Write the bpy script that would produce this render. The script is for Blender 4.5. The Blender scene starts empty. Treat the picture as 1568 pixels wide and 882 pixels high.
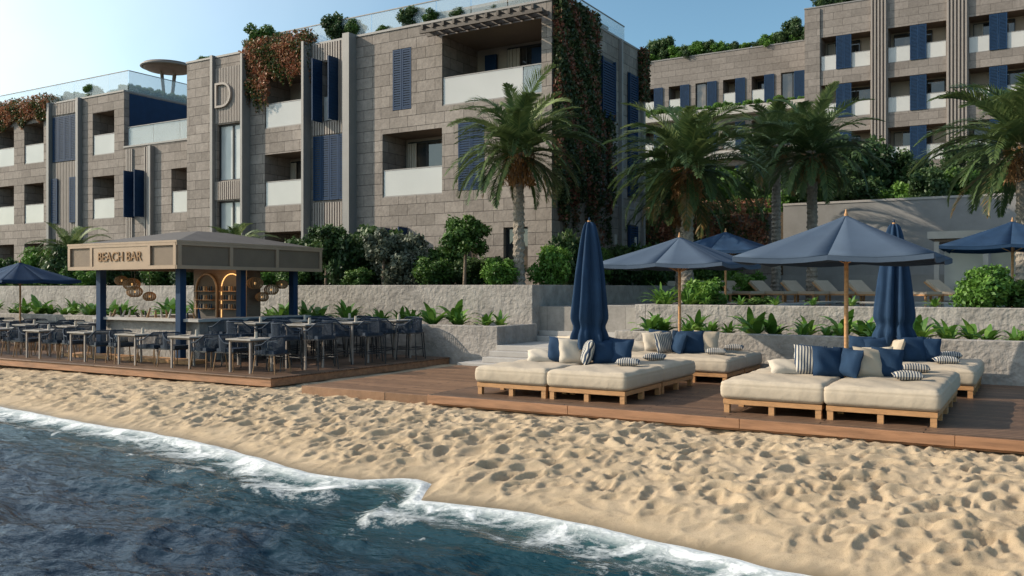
import bpy, math, random, bmesh
import numpy as np
from mathutils import Vector, Matrix, Euler
random.seed(7); rng=np.random.default_rng(7)
sc=bpy.context.scene
D=bpy.data
# ------------------------------------------------------------ node helpers
def newmat(name):
    m=D.materials.new(name); m.use_nodes=True
    nt=m.node_tree; b=nt.nodes['Principled BSDF']; return m,nt,b
def N(nt,t,**k):
    n=nt.nodes.new(t)
    for a,v in k.items(): setattr(n,a,v)
    return n
def L(nt,a,b): nt.links.new(a,b)
def ramp(nt,stops):
    r=N(nt,'ShaderNodeValToRGB'); e=r.color_ramp.elements
    while len(e)<len(stops): e.new(0.5)
    for i,(p,c) in enumerate(stops):
        e[i].position=p; e[i].color=(c[0],c[1],c[2],1)
    return r
def sc_(c,k): return tuple(min(1,x*k) for x in c)
def pm(name,col,rough=.7,var=.25,nscale=2.5,bump=.25,bscale=40,metal=0,spec=.4,dist=.01,streak=None):
    m,nt,b=newmat(name)
    tc=N(nt,'ShaderNodeTexCoord'); 
    src=tc.outputs['Object']
    if streak:
        mp=N(nt,'ShaderNodeMapping'); mp.inputs['Scale'].default_value=streak; L(nt,src,mp.inputs[0]); src=mp.outputs[0]
    n=N(nt,'ShaderNodeTexNoise'); n.inputs['Scale'].default_value=nscale; n.inputs['Detail'].default_value=4; n.inputs['Roughness'].default_value=.65
    L(nt,src,n.inputs['Vector'])
    r=ramp(nt,[(.25,sc_(col,1-var)),(.75,sc_(col,1+var))]); L(nt,n.outputs[0],r.inputs[0]); L(nt,r.outputs[0],b.inputs['Base Color'])
    n2=N(nt,'ShaderNodeTexNoise'); n2.inputs['Scale'].default_value=bscale; n2.inputs['Detail'].default_value=3
    L(nt,src,n2.inputs['Vector'])
    bp=N(nt,'ShaderNodeBump'); bp.inputs['Strength'].default_value=bump; bp.inputs['Distance'].default_value=dist
    L(nt,n2.outputs[0],bp.inputs['Height']); L(nt,bp.outputs[0],b.inputs['Normal'])
    b.inputs['Roughness'].default_value=rough; b.inputs['Metallic'].default_value=metal
    b.inputs['Specular IOR Level'].default_value=spec
    return m
def brickmat(name,c1,c2,mortar,bw,bh,ms,mode='wall',rough=.85,bump=.5,off=.5,nbump=.4):
    m,nt,b=newmat(name)
    tc=N(nt,'ShaderNodeTexCoord'); sx=N(nt,'ShaderNodeSeparateXYZ'); L(nt,tc.outputs['Object'],sx.inputs[0])
    cb=N(nt,'ShaderNodeCombineXYZ')
    if mode=='wall':
        ad=N(nt,'ShaderNodeMath',operation='ADD'); L(nt,sx.outputs[0],ad.inputs[0]); L(nt,sx.outputs[1],ad.inputs[1])
        L(nt,ad.outputs[0],cb.inputs[0]); L(nt,sx.outputs[2],cb.inputs[1])
    else:
        L(nt,sx.outputs[0],cb.inputs[0]); L(nt,sx.outputs[1],cb.inputs[1])
    br=N(nt,'ShaderNodeTexBrick'); br.offset=off
    L(nt,cb.outputs[0],br.inputs['Vector'])
    br.inputs['Scale'].default_value=1; br.inputs['Brick Width'].default_value=bw; br.inputs['Row Height'].default_value=bh
    br.inputs['Mortar Size'].default_value=ms; br.inputs['Mortar Smooth'].default_value=.3; br.inputs['Bias'].default_value=0
    br.inputs['Color1'].default_value=(*c1,1); br.inputs['Color2'].default_value=(*c2,1); br.inputs['Mortar'].default_value=(*mortar,1)
    n=N(nt,'ShaderNodeTexNoise'); n.inputs['Scale'].default_value=5; n.inputs['Detail'].default_value=6; n.inputs['Roughness'].default_value=.75
    L(nt,tc.outputs['Object'],n.inputs['Vector'])
    r=ramp(nt,[(.25,(.58,.57,.57)),(.72,(1,1,1))])
    L(nt,n.outputs[0],r.inputs[0])
    nl=N(nt,'ShaderNodeTexNoise'); nl.inputs['Scale'].default_value=.35; nl.inputs['Detail'].default_value=4; L(nt,tc.outputs['Object'],nl.inputs['Vector'])
    rl=ramp(nt,[(.3,(.80,.79,.78)),(.65,(1,1,1))]); L(nt,nl.outputs[0],rl.inputs[0])
    ml=N(nt,'ShaderNodeMix',data_type='RGBA',blend_type='MULTIPLY'); ml.inputs[0].default_value=1; L(nt,r.outputs[0],ml.inputs[6]); L(nt,rl.outputs[0],ml.inputs[7])
    mx=N(nt,'ShaderNodeMix',data_type='RGBA',blend_type='MULTIPLY'); mx.inputs[0].default_value=1
    L(nt,br.outputs['Color'],mx.inputs[6]); L(nt,ml.outputs[2],mx.inputs[7]); L(nt,mx.outputs[2],b.inputs['Base Color'])
    n2=N(nt,'ShaderNodeTexNoise'); n2.inputs['Scale'].default_value=9 if mode=='wall' else 30; n2.inputs['Detail'].default_value=6
    L(nt,tc.outputs['Object'],n2.inputs['Vector'])
    ma=N(nt,'ShaderNodeMath',operation='MULTIPLY_ADD'); ma.inputs[1].default_value=-1; L(nt,br.outputs['Fac'],ma.inputs[0])
    mb=N(nt,'ShaderNodeMath',operation='MULTIPLY'); mb.inputs[1].default_value=nbump; L(nt,n2.outputs[0],mb.inputs[0]); L(nt,mb.outputs[0],ma.inputs[2])
    bp=N(nt,'ShaderNodeBump'); bp.inputs['Strength'].default_value=bump; bp.inputs['Distance'].default_value=.02
    L(nt,ma.outputs[0],bp.inputs['Height']); L(nt,bp.outputs[0],b.inputs['Normal'])
    b.inputs['Roughness'].default_value=rough; b.inputs['Specular IOR Level'].default_value=.3
    return m
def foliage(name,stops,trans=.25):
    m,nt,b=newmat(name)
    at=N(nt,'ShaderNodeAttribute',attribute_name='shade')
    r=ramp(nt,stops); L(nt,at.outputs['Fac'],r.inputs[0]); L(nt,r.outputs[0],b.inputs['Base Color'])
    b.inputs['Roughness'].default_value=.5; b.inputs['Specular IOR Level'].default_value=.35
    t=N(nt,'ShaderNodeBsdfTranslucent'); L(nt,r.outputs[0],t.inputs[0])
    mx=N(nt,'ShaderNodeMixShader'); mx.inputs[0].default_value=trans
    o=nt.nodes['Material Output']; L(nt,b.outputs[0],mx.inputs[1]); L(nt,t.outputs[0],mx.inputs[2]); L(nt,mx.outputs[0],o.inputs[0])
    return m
M={}
M['stone']=brickmat('stone_blocks',(.40,.345,.305),(.29,.248,.218),(.12,.10,.088),.86,.42,.009,bump=.9,nbump=.9)
M['stone2']=brickmat('stone_blocks_far',(.35,.305,.275),(.27,.235,.212),(.14,.12,.107),1.2,.5,.012)
M['rock']=pm('rough_concrete',(.315,.285,.258),.9,.35,2.2,.9,9,dist=.05)
M['conc']=pm('smooth_concrete',(.27,.26,.25),.8,.18,1.0,.3,20)
M['conc_l']=pm('light_concrete',(.42,.39,.36),.8,.15,1.5,.2,20)
M['table']=pm('table_top',(.33,.30,.27),.6,.15,1.5,.2,20)
M['plaster']=pm('beige_plaster',(.46,.37,.29),.85,.1,1.5,.1,20)
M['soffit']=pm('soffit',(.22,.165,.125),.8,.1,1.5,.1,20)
M['slat']=pm('beige_slat',(.31,.265,.235),.6,.1,3,.1,20)
M['metal']=pm('grey_metal',(.24,.225,.215),.55,.08,3,.05,20,metal=.1)
M['navy']=pm('navy_paint',(.009,.034,.085),.6,.15,3,.05,30,spec=.2)
M['navyf']=pm('navy_fabric',(.062,.088,.13),.88,.10,2,.3,150,dist=.004,spec=.2)
M['navyd']=pm('dark_navy_fabric',(.016,.040,.085),.85,.2,3,.4,60,dist=.01,spec=.2)
M['rope']=pm('navy_rope',(.03,.045,.07),.8,.3,20,.5,120)
M['cream']=pm('cream_fabric',(.475,.395,.305),.92,.08,2.5,.4,7,dist=.03,spec=.2)
M['white']=pm('white_fabric',(.52,.45,.37),.9,.06,4,.35,9,dist=.02,spec=.2)
M['teak']=pm('teak_wood',(.46,.24,.105),.55,.3,2,.2,30,streak=(3,3,12))
M['brown']=pm('brown_wood',(.15,.10,.07),.55,.25,2,.2,30,streak=(2,2,12))
M['dbrown']=pm('dark_brown_wood',(.055,.038,.028),.55,.25,2,.2,30,streak=(2,2,12))
M['fascia']=pm('reddish_deck_edge',(.31,.155,.08),.6,.45,1.2,.5,25,streak=(1,6,10))
M['sign']=pm('bronze_panel',(.33,.235,.165),.5,.12,2,.1,20,metal=.2)
M['signd']=pm('bronze_panel_mesh',(.17,.125,.09),.6,.1,2,.6,90,metal=.2)
M['roofd']=pm('dark_roof',(.10,.085,.075),.7,.2,2,.2,10)
M['dark']=pm('dark_metal',(.03,.03,.033),.5,.1,2,.1,10)
M['deck']=brickmat('deck_planks',(.27,.16,.10),(.155,.095,.063),(.012,.01,.009),2.6,.14,.010,'floor',.5,.8)
M['deckr']=brickmat('red_deck_planks',(.37,.21,.12),(.25,.14,.08),(.02,.012,.01),2.6,.14,.010,'floor',.55,.8)
M['tile']=brickmat('pale_paving',(.42,.39,.35),(.36,.33,.30),(.22,.20,.18),.8,.8,.008,'floor',.8,.3)
M['trunk']=pm('palm_trunk',(.30,.255,.21),.95,.4,7,1,22,dist=.05)
M['bark']=pm('bark',(.20,.15,.11),.95,.35,7,1,30,dist=.03)
M['soil']=pm('soil',(.10,.075,.05),.95,.3,4,.8,20,dist=.04)
M['rattan']=pm('rattan',(.30,.17,.08),.7,.25,10,.2,80)
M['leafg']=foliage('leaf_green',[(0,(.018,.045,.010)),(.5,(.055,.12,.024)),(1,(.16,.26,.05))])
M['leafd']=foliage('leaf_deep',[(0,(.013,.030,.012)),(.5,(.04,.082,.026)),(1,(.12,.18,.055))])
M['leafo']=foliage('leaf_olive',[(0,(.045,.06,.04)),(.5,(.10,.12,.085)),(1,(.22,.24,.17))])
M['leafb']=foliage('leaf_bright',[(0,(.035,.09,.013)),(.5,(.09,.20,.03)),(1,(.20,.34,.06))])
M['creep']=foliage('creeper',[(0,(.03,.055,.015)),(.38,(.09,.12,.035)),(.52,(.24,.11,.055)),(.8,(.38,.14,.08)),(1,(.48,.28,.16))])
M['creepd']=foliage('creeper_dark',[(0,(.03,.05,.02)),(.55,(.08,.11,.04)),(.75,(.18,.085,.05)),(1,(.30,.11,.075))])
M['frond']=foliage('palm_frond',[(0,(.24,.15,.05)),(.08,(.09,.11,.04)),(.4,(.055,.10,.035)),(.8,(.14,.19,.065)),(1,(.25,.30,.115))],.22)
M['frondd']=foliage('dead_frond',[(0,(.20,.10,.04)),(1,(.46,.25,.10))],.2)
m,nt,b=newmat('window_glass'); b.inputs['Roughness'].default_value=.04; b.inputs['Specular IOR Level'].default_value=.9; M['glass']=m
tc=N(nt,'ShaderNodeTexCoord'); n=N(nt,'ShaderNodeTexNoise'); n.inputs['Scale'].default_value=.9; L(nt,tc.outputs['Object'],n.inputs['Vector'])
r=ramp(nt,[(.35,(.02,.025,.03)),(.55,(.07,.06,.05)),(.7,(.22,.16,.11))]); L(nt,n.outputs[0],r.inputs[0]); L(nt,r.outputs[0],b.inputs['Base Color'])  # lighter warm tones painted into the glass for lit rooms behind
m,nt,b=newmat('light_window_glass'); b.inputs['Roughness'].default_value=.15; M['glassl']=m
tc=N(nt,'ShaderNodeTexCoord'); n=N(nt,'ShaderNodeTexNoise'); n.inputs['Scale'].default_value=.8; L(nt,tc.outputs['Object'],n.inputs['Vector'])
r=ramp(nt,[(.35,(.40,.41,.41)),(.7,(.58,.57,.54))]); L(nt,n.outputs[0],r.inputs[0]); L(nt,r.outputs[0],b.inputs['Base Color'])
def railglass(name,op,col):
    m,nt,b=newmat(name)
    tc=N(nt,'ShaderNodeTexCoord'); n=N(nt,'ShaderNodeTexNoise'); n.inputs['Scale'].default_value=.7; L(nt,tc.outputs['Object'],n.inputs['Vector'])
    r=ramp(nt,[(.3,sc_(col,.9)),(.7,col)]); L(nt,n.outputs[0],r.inputs[0]); L(nt,r.outputs[0],b.inputs['Base Color'])
    b.inputs['Roughness'].default_value=.12; b.inputs['Alpha'].default_value=op
    return m
M['rail']=railglass('frosted_rail_glass',.75,(.66,.64,.61))
M['railc']=railglass('clear_rail_glass',.30,(.55,.62,.64))
m,nt,b=newmat('striped_fabric'); tc=N(nt,'ShaderNodeTexCoord'); w=N(nt,'ShaderNodeTexWave'); w.inputs['Scale'].default_value=7; w.bands_direction='X'
L(nt,tc.outputs['Object'],w.inputs['Vector']); r=ramp(nt,[(.42,(.02,.04,.08)),(.5,(.5,.46,.40))]); L(nt,w.outputs[0],r.inputs[0]); L(nt,r.outputs[0],b.inputs['Base Color']); b.inputs['Roughness'].default_value=.9; M['stripe']=m
m,nt,b=newmat('warm_bulb'); b.inputs['Base Color'].default_value=(1,.7,.35,1); b.inputs['Emission Color'].default_value=(1,.55,.2,1); b.inputs['Emission Strength'].default_value=1.2; M['bulb']=m
m,nt,b=newmat('pool_water'); b.inputs['Roughness'].default_value=.06; M['pool']=m
tc=N(nt,'ShaderNodeTexCoord'); n=N(nt,'ShaderNodeTexNoise'); n.inputs['Scale'].default_value=3; L(nt,tc.outputs['Object'],n.inputs['Vector'])
r=ramp(nt,[(.3,(.02,.11,.18)),(.7,(.04,.18,.26))]); L(nt,n.outputs[0],r.inputs[0]); L(nt,r.outputs[0],b.inputs['Base Color'])
bp=N(nt,'ShaderNodeBump'); bp.inputs['Strength'].default_value=.3; L(nt,n.outputs[0],bp.inputs['Height']); L(nt,bp.outputs[0],b.inputs['Normal'])

# ------------------------------------------------------------ mesh builder
class MB:
    def __init__(s): s.v=[]; s.f=[]; s.mi=[]; s.ms=[]; s.sm=[]
    def idx(s,m):
        if m not in s.ms: s.ms.append(m)
        return s.ms.index(m)
    def poly(s,vs,fs,m,smooth=False):
        o=len(s.v); s.v+=[tuple(p) for p in vs]; i=s.idx(m)
        for f in fs: s.f.append([o+k for k in f]); s.mi.append(i); s.sm.append(smooth)
    def quad(s,a,b,c,d,m): s.poly([a,b,c,d],[(0,1,2,3)],m)
    def box(s,x0,x1,y0,y1,z0,z1,m,T=None):
        vs=[(x,y,z) for z in (z0,z1) for y in (y0,y1) for x in (x0,x1)]
        if T is not None: vs=[T@Vector(p) for p in vs]
        s.poly(vs,[(0,2,3,1),(4,5,7,6),(0,1,5,4),(2,6,7,3),(0,4,6,2),(1,3,7,5)],m)
    def tube(s,a,b,r,m,r2=None,seg=7,caps=True):
        a=Vector(a); b=Vector(b); d=(b-a).normalized()
        x=d.orthogonal().normalized(); y=d.cross(x); r2=r if r2 is None else r2
        vs=[]
        for p,rr in ((a,r),(b,r2)):
            for k in range(seg):
                t=2*math.pi*k/seg; vs.append(p+x*math.cos(t)*rr+y*math.sin(t)*rr)
        fs=[(k,(k+1)%seg,seg+(k+1)%seg,seg+k) for k in range(seg)]
        s.poly(vs,fs,m,True)
        if caps: s.poly(vs,[tuple(range(seg))[::-1],tuple(range(seg,2*seg))],m)
    def lathe(s,c,prof,m,seg=24,smooth=True):
        vs=[(c[0]+r*math.cos(2*math.pi*k/seg),c[1]+r*math.sin(2*math.pi*k/seg),c[2]+z) for r,z in prof for k in range(seg)]
        fs=[(i*seg+k,i*seg+(k+1)%seg,(i+1)*seg+(k+1)%seg,(i+1)*seg+k) for i in range(len(prof)-1) for k in range(seg)]
        s.poly(vs,fs,m,smooth)
    def mesh(s,name):
        me=D.meshes.new(name); me.from_pydata(s.v,[],s.f)
        for m in s.ms: me.materials.append(M[m])
        me.polygons.foreach_set('material_index',s.mi); me.polygons.foreach_set('use_smooth',s.sm); me.update(); return me
    def obj(s,name,parent=None,loc=None,rot=0,bevel=0,seg=2):
        o=D.objects.new(name,s.mesh(name)); sc.collection.objects.link(o)
        if parent: o.parent=parent
        if loc: o.location=loc
        o.rotation_euler[2]=rot
        if bevel:
            b=o.modifiers.new('b','BEVEL'); b.width=bevel; b.segments=seg; b.limit_method='ANGLE'
            for p in o.data.polygons: p.use_smooth=True
            b.harden_normals=True
        return o
def empty(name,loc=(0,0,0),rot=0):
    e=D.objects.new(name,None); e.empty_display_size=.3; e.location=loc; e.rotation_euler[2]=rot; sc.collection.objects.link(e); return e
def inst(name,me,loc,rot=0,scale=1,parent=None,tilt=None):
    o=D.objects.new(name,me); sc.collection.objects.link(o); o.location=loc; o.rotation_euler=(tilt[0],tilt[1],rot) if tilt else (0,0,rot)
    o.scale=(scale,)*3 if not isinstance(scale,tuple) else scale
    if parent: o.parent=parent
    return o
def npmesh(name,V,Q,mat,shade=None,smooth=False):
    me=D.meshes.new(name); V=np.asarray(V,dtype=np.float32); Q=np.asarray(Q,dtype=np.int32)
    me.vertices.add(len(V)); me.vertices.foreach_set('co',V.ravel())
    me.loops.add(Q.size); me.loops.foreach_set('vertex_index',Q.ravel())
    me.polygons.add(len(Q)); me.polygons.foreach_set('loop_start',np.arange(0,Q.size,4,dtype=np.int32))
    try: me.polygons.foreach_set('loop_total',np.full(len(Q),4,dtype=np.int32))
    except Exception: pass
    me.polygons.foreach_set('use_smooth',np.full(len(Q),smooth))
    if shade is not None:
        for k,a in (shade.items() if isinstance(shade,dict) else [('shade',shade)]):
            at=me.attributes.new(k,'FLOAT','POINT'); at.data.foreach_set('value',np.asarray(a,dtype=np.float32))
    me.update(calc_edges=True); me.validate()
    me.materials.append(M[mat]); return me
def leaves(P,size,shade,droop=0,rg=rng,aspect=.5,nrm=None):
    n=len(P); d=rg.normal(size=(n,3)); 
    if nrm is not None: d=d*.8
    d[:,2]-=droop; d/=np.linalg.norm(d,axis=1)[:,None]
    e=rg.normal(size=(n,3))
    if nrm is not None: e=np.cross(d,nrm+rg.normal(size=(n,3))*.5)
    e-=d*(e*d).sum(1)[:,None]; e/=np.linalg.norm(e,axis=1)[:,None]+1e-9
    s=(size*rg.uniform(.6,1.3,n))[:,None]
    V=np.stack([P-d*s*.5,P+e*s*aspect*.5,P+d*s*.5,P-e*s*aspect*.5],1).reshape(-1,3)
    Q=np.arange(4*n).reshape(n,4); return V,Q,np.repeat(shade,4)
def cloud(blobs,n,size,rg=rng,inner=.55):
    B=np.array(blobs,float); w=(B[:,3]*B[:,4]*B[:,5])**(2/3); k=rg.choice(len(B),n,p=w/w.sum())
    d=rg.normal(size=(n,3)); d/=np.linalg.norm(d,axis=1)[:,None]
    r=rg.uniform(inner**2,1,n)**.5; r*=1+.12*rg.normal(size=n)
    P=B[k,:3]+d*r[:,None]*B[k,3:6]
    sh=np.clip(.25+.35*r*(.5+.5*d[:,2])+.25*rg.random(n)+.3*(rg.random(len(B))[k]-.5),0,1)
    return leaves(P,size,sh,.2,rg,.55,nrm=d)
def bush_mesh(name,rx,rz,mat,n=2600,size=.13,seed=0,nb=14):
    rg=np.random.default_rng(seed); bl=[]
    for i in range(nb):
        a=rg.uniform(0,6.28); q=rg.uniform(0,.68)*rx; z=rg.uniform(.2,.78)*2*rz; k=rg.uniform(.24,.46)*(1-.25*z/(2*rz))
        bl.append((math.cos(a)*q,math.sin(a)*q,z,k*rx,k*rx,k*rz*1.15))
    bl.append((0,0,.5*rz,.6*rx,.6*rx,.5*rz))
    V,Q,S=cloud(bl,n,size,rg,.5); return npmesh(name,V,Q,mat,S)
# ------------------------------------------------------------ value noise
G=rng.random((256,256))
def vn(x,y,s,ox=0):
    x=x/s+ox; y=y/s+ox*1.7; xi=np.floor(x).astype(int); yi=np.floor(y).astype(int); fx=x-xi; fy=y-yi
    fx=fx*fx*fx*(fx*(fx*6-15)+10); fy=fy*fy*fy*(fy*(fy*6-15)+10)
    a=G[xi%256,yi%256]; b_=G[(xi+1)%256,yi%256]; c=G[xi%256,(yi+1)%256]; d=G[(xi+1)%256,(yi+1)%256]
    return (a*(1-fx)+b_*fx)*(1-fy)+(c*(1-fx)+d*fx)*fy-.5
SU=[-200,-30,-17,-14,-11.6,-10.9,-9.5,-8.3,-7.4,-6.85,-6.5,-6.1,-4.8,-3.4,-2.2,2,60,200]; SV=[20,11.1,9.9,9.6,9.4,9.25,8.9,8.55,8.6,8.95,8.85,8.05,8.2,7.95,7.7,6.9,2,-5]
WL=-.6
def shore(u): return np.interp(u,SU,SV)+.10*vn(u,u*0,1.1,3)+.06*vn(u,u*0,.4,9)
# ------------------------------------------------------------ beach
uu=np.concatenate([np.arange(-200,-34,2.0),np.arange(-34,-14,.05),np.arange(-14,5,.025),np.arange(5,200,2.5)])
vv=np.concatenate([np.arange(3,6,.5),np.arange(6,14.2,.025),np.arange(14.2,22,.3)])
U,V_=np.meshgrid(uu,vv,indexing='ij')
ds=V_-shore(U)
z=WL+.42*(1-np.exp(-np.clip(ds,-5,50)/1.6))
z=np.where(ds<0,WL+ds*.22,z)
foot=np.zeros_like(z)
rg=np.random.default_rng(3)
for i in range(9500):
    cu=rg.uniform(-33,5); cv=rg.uniform(6.2,14.2)
    if cu<-20 and rg.random()<.5: continue
    a=rg.normal(1.0,.65); la=rg.uniform(.07,.18); lb=la*rg.uniform(.36,.62); dp=rg.uniform(.008,.034)*(la/.12)
    i0,i1=np.searchsorted(uu,[cu-.42,cu+.42]); j0,j1=np.searchsorted(vv,[cv-.42,cv+.42])
    x=U[i0:i1,j0:j1]-cu; y=V_[i0:i1,j0:j1]-cv
    p=(x*math.cos(a)+y*math.sin(a))/la; q=(-x*math.sin(a)+y*math.cos(a))/lb
    p=p+.25*math.sin(i)*q*q
    rr=p*p+q*q
    foot[i0:i1,j0:j1]+= -dp*np.exp(-rr**1.2)+dp*.7*(1+.9*np.tanh(q*1.2))*np.exp(-((np.sqrt(rr)-1.5)/.38)**2)
foot=.06*np.tanh(foot/.055)
wx=U+.6*vn(U,V_,1.3,21); wy=V_+.5*vn(U,V_,1.1,22)
rid=(1-np.abs(vn(wx*.75+wy*.45,(wy*.9-wx*.5)*.6,.26,23))*2.4)
rid2=(1-np.abs(vn(wx*.7+wy*.5,(wy*.8-wx*.6)*.7,.12,27))*2.4)
nz=.05*vn(U,V_,1.3,1)+.03*rid+.011*rid2+.024*vn(U,V_,.36,5)+.010*vn(U,V_,.14,2)+.005*vn(U,V_,.06,8)-.03
fade=np.clip((ds-.05)/1.0,0,1); fade=fade**.8
z=z+(foot+nz)*fade*np.where(V_>12.3,.65,1)+ .02*vn(U,V_,.8,4)*np.clip(ds*3,0,1)
VV=np.stack([U,V_,z],-1).reshape(-1,3); nu,nv=U.shape
I=np.arange(nu*nv).reshape(nu,nv)
Q=np.stack([I[:-1,:-1],I[1:,:-1],I[1:,1:],I[:-1,1:]],-1).reshape(-1,4)
m,nt,b=newmat('sand'); M['sand']=m
tc=N(nt,'ShaderNodeTexCoord'); n=N(nt,'ShaderNodeTexNoise'); n.inputs['Scale'].default_value=1.3; n.inputs['Detail'].default_value=8; n.inputs['Roughness'].default_value=.75
L(nt,tc.outputs['Object'],n.inputs['Vector'])
r=ramp(nt,[(.3,(.45,.335,.215)),(.7,(.59,.455,.31))]); L(nt,n.outputs[0],r.inputs[0])
ng=N(nt,'ShaderNodeTexNoise'); ng.inputs['Scale'].default_value=120; ng.inputs['Detail'].default_value=3; ng.inputs['Roughness'].default_value=.7; L(nt,tc.outputs['Object'],ng.inputs['Vector'])
rg2=ramp(nt,[(.32,(.62,.58,.53)),(.48,(1,1,1))]); L(nt,ng.outputs[0],rg2.inputs[0])
mg=N(nt,'ShaderNodeMix',data_type='RGBA',blend_type='MULTIPLY'); mg.inputs[0].default_value=1; L(nt,r.outputs[0],mg.inputs[6]); L(nt,rg2.outputs[0],mg.inputs[7])
at=N(nt,'ShaderNodeAttribute',attribute_name='wet'); mx=N(nt,'ShaderNodeMix',data_type='RGBA'); L(nt,at.outputs['Fac'],mx.inputs[0]); L(nt,mg.outputs[2],mx.inputs[6]); mx.inputs[7].default_value=(.25,.19,.12,1); L(nt,mx.outputs[2],b.inputs['Base Color'])
mr=N(nt,'ShaderNodeMapRange'); mr.inputs[3].default_value=.95; mr.inputs[4].default_value=.3; L(nt,at.outputs['Fac'],mr.inputs[0]); L(nt,mr.outputs[0],b.inputs['Roughness'])
n2=N(nt,'ShaderNodeTexNoise'); n2.inputs['Scale'].default_value=30; n2.inputs['Detail'].default_value=7; n2.inputs['Roughness'].default_value=.85; L(nt,tc.outputs['Object'],n2.inputs['Vector'])
bp=N(nt,'ShaderNodeBump'); bp.inputs['Strength'].default_value=.75; bp.inputs['Distance'].default_value=.025; L(nt,n2.outputs[0],bp.inputs['Height']); L(nt,bp.outputs[0],b.inputs['Normal']); b.inputs['Specular IOR Level'].default_value=.2
wet=np.clip(1-(ds-.05+.1*vn(U,V_,.5,6))/.22,0,1)
o=D.objects.new('beach_sand',npmesh('beach_sand',VV,Q,'sand',{'wet':wet.ravel()},True)); sc.collection.objects.link(o)
g=MB(); g.quad((-3000,-3000,-2.2),(3000,-3000,-2.2),(3000,3000,-2.2),(-3000,3000,-2.2),'soil'); g.obj('ground')
# ------------------------------------------------------------ sea
uu=np.concatenate([-np.geomspace(2500,45,22),np.arange(-45,-14,.11),np.arange(-14,6,.045),np.geomspace(6,2500,30)])
vv=np.concatenate([-np.geomspace(2500,1,26),np.arange(-.9,3,.12),np.arange(3,12.5,.045)])
U,V_=np.meshgrid(uu,vv,indexing='ij'); ds=shore(U)-V_
wx=U+.5*vn(U,V_,2.1,11); wy=V_+.5*vn(U,V_,1.8,12)
def ridge(a): return 1-np.abs(a)*2
A=.085*ridge(vn(wx*.7,wy*1.5,1.3,2))+.065*ridge(vn(wx*.8+wy*.4,wy*1.8,.6,4))+.038*ridge(vn(wx*.8-wy*.3,wy*1.7,.30,6))+.018*ridge(vn(wx*.8+wy*.2,wy*1.4,.15,7))
A-=.13
fd=np.clip(ds/2.2,0,1)**.9
swash=.05*np.exp(-((ds-.12)/.16)**2)+.045*np.exp(-((ds-1.0-.6*vn(U,V_,2.2,15))/.22)**2)
Z=WL+A*fd+swash+.03*(1-fd)*vn(U,V_,.35,3)
Z=np.where(ds<0,WL+.02+.1*ds,Z)
far=np.clip((np.hypot(U,V_)-60)/60,0,1); Z=Z*(1-far)+(WL)*far
VV=np.stack([U,V_,Z],-1).reshape(-1,3); nu,nv=U.shape; I=np.arange(nu*nv).reshape(nu,nv)
Q=np.stack([I[:-1,:-1],I[1:,:-1],I[1:,1:],I[:-1,1:]],-1).reshape(-1,4)
m,nt,b=newmat('sea_water'); M['sea']=m
tc=N(nt,'ShaderNodeTexCoord'); at=N(nt,'ShaderNodeAttribute',attribute_name='d')
n=N(nt,'ShaderNodeTexNoise'); n.inputs['Scale'].default_value=1.5; n.inputs['Detail'].default_value=6; n.inputs['Roughness'].default_value=.62; n.inputs['Distortion'].default_value=1.2; L(nt,tc.outputs['Object'],n.inputs['Vector'])
n3=N(nt,'ShaderNodeTexNoise'); n3.inputs['Scale'].default_value=11; n3.inputs['Detail'].default_value=6; n3.inputs['Roughness'].default_value=.78; L(nt,tc.outputs['Object'],n3.inputs['Vector'])
def ma(op,a,b_,c=None):
    q=N(nt,'ShaderNodeMath',operation=op)
    for i,x in enumerate((a,b_,c)):
        if x is None: continue
        if isinstance(x,(int,float)): q.inputs[i].default_value=x
        else: L(nt,x,q.inputs[i])
    return q.outputs[0]
nn=ma('ADD',ma('MULTIPLY',n.outputs[0],1.7),ma('MULTIPLY',n3.outputs[0],1.0))
dd=ma('MULTIPLY',at.outputs['Fac'],-.42)
f1=ma('ADD',dd,ma('SUBTRACT',nn,.98))
mr=N(nt,'ShaderNodeMapRange'); mr.inputs[1].default_value=.02; mr.inputs[2].default_value=.42; L(nt,f1,mr.inputs[0])
edge=N(nt,'ShaderNodeMapRange'); edge.inputs[1].default_value=.38; edge.inputs[2].default_value=.12; L(nt,at.outputs['Fac'],edge.inputs[0])
foam=ma('MAXIMUM',mr.outputs[0],ma('MULTIPLY',edge.outputs[0],ma('MULTIPLY',n3.outputs[0],1.8)))
foam=ma('MINIMUM',foam,1.0)
cr=ramp(nt,[(0,(.04,.11,.11)),(.18,(.008,.042,.054)),(.55,(.003,.017,.034))])
md=N(nt,'ShaderNodeMapRange'); md.inputs[2].default_value=5; L(nt,at.outputs['Fac'],md.inputs[0]); L(nt,md.outputs[0],cr.inputs[0])
mx=N(nt,'ShaderNodeMix',data_type='RGBA'); L(nt,foam,mx.inputs[0]); L(nt,cr.outputs[0],mx.inputs[6]); mx.inputs[7].default_value=(.76,.77,.76,1); L(nt,mx.outputs[2],b.inputs['Base Color'])
rr=N(nt,'ShaderNodeMapRange'); rr.inputs[3].default_value=.10; rr.inputs[4].default_value=.85; L(nt,foam,rr.inputs[0]); L(nt,rr.outputs[0],b.inputs['Roughness'])
mp=N(nt,'ShaderNodeMapping'); mp.inputs['Scale'].default_value=(.7,1.5,1); mp.inputs['Rotation'].default_value=(0,0,.25); L(nt,tc.outputs['Object'],mp.inputs[0])
n4=N(nt,'ShaderNodeTexNoise'); n4.inputs['Scale'].default_value=9; n4.inputs['Detail'].default_value=4; n4.inputs['Roughness'].default_value=.5; L(nt,mp.outputs[0],n4.inputs['Vector'])
hh=ma('ADD',n4.outputs[0],ma('MULTIPLY',foam,.5))
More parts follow.
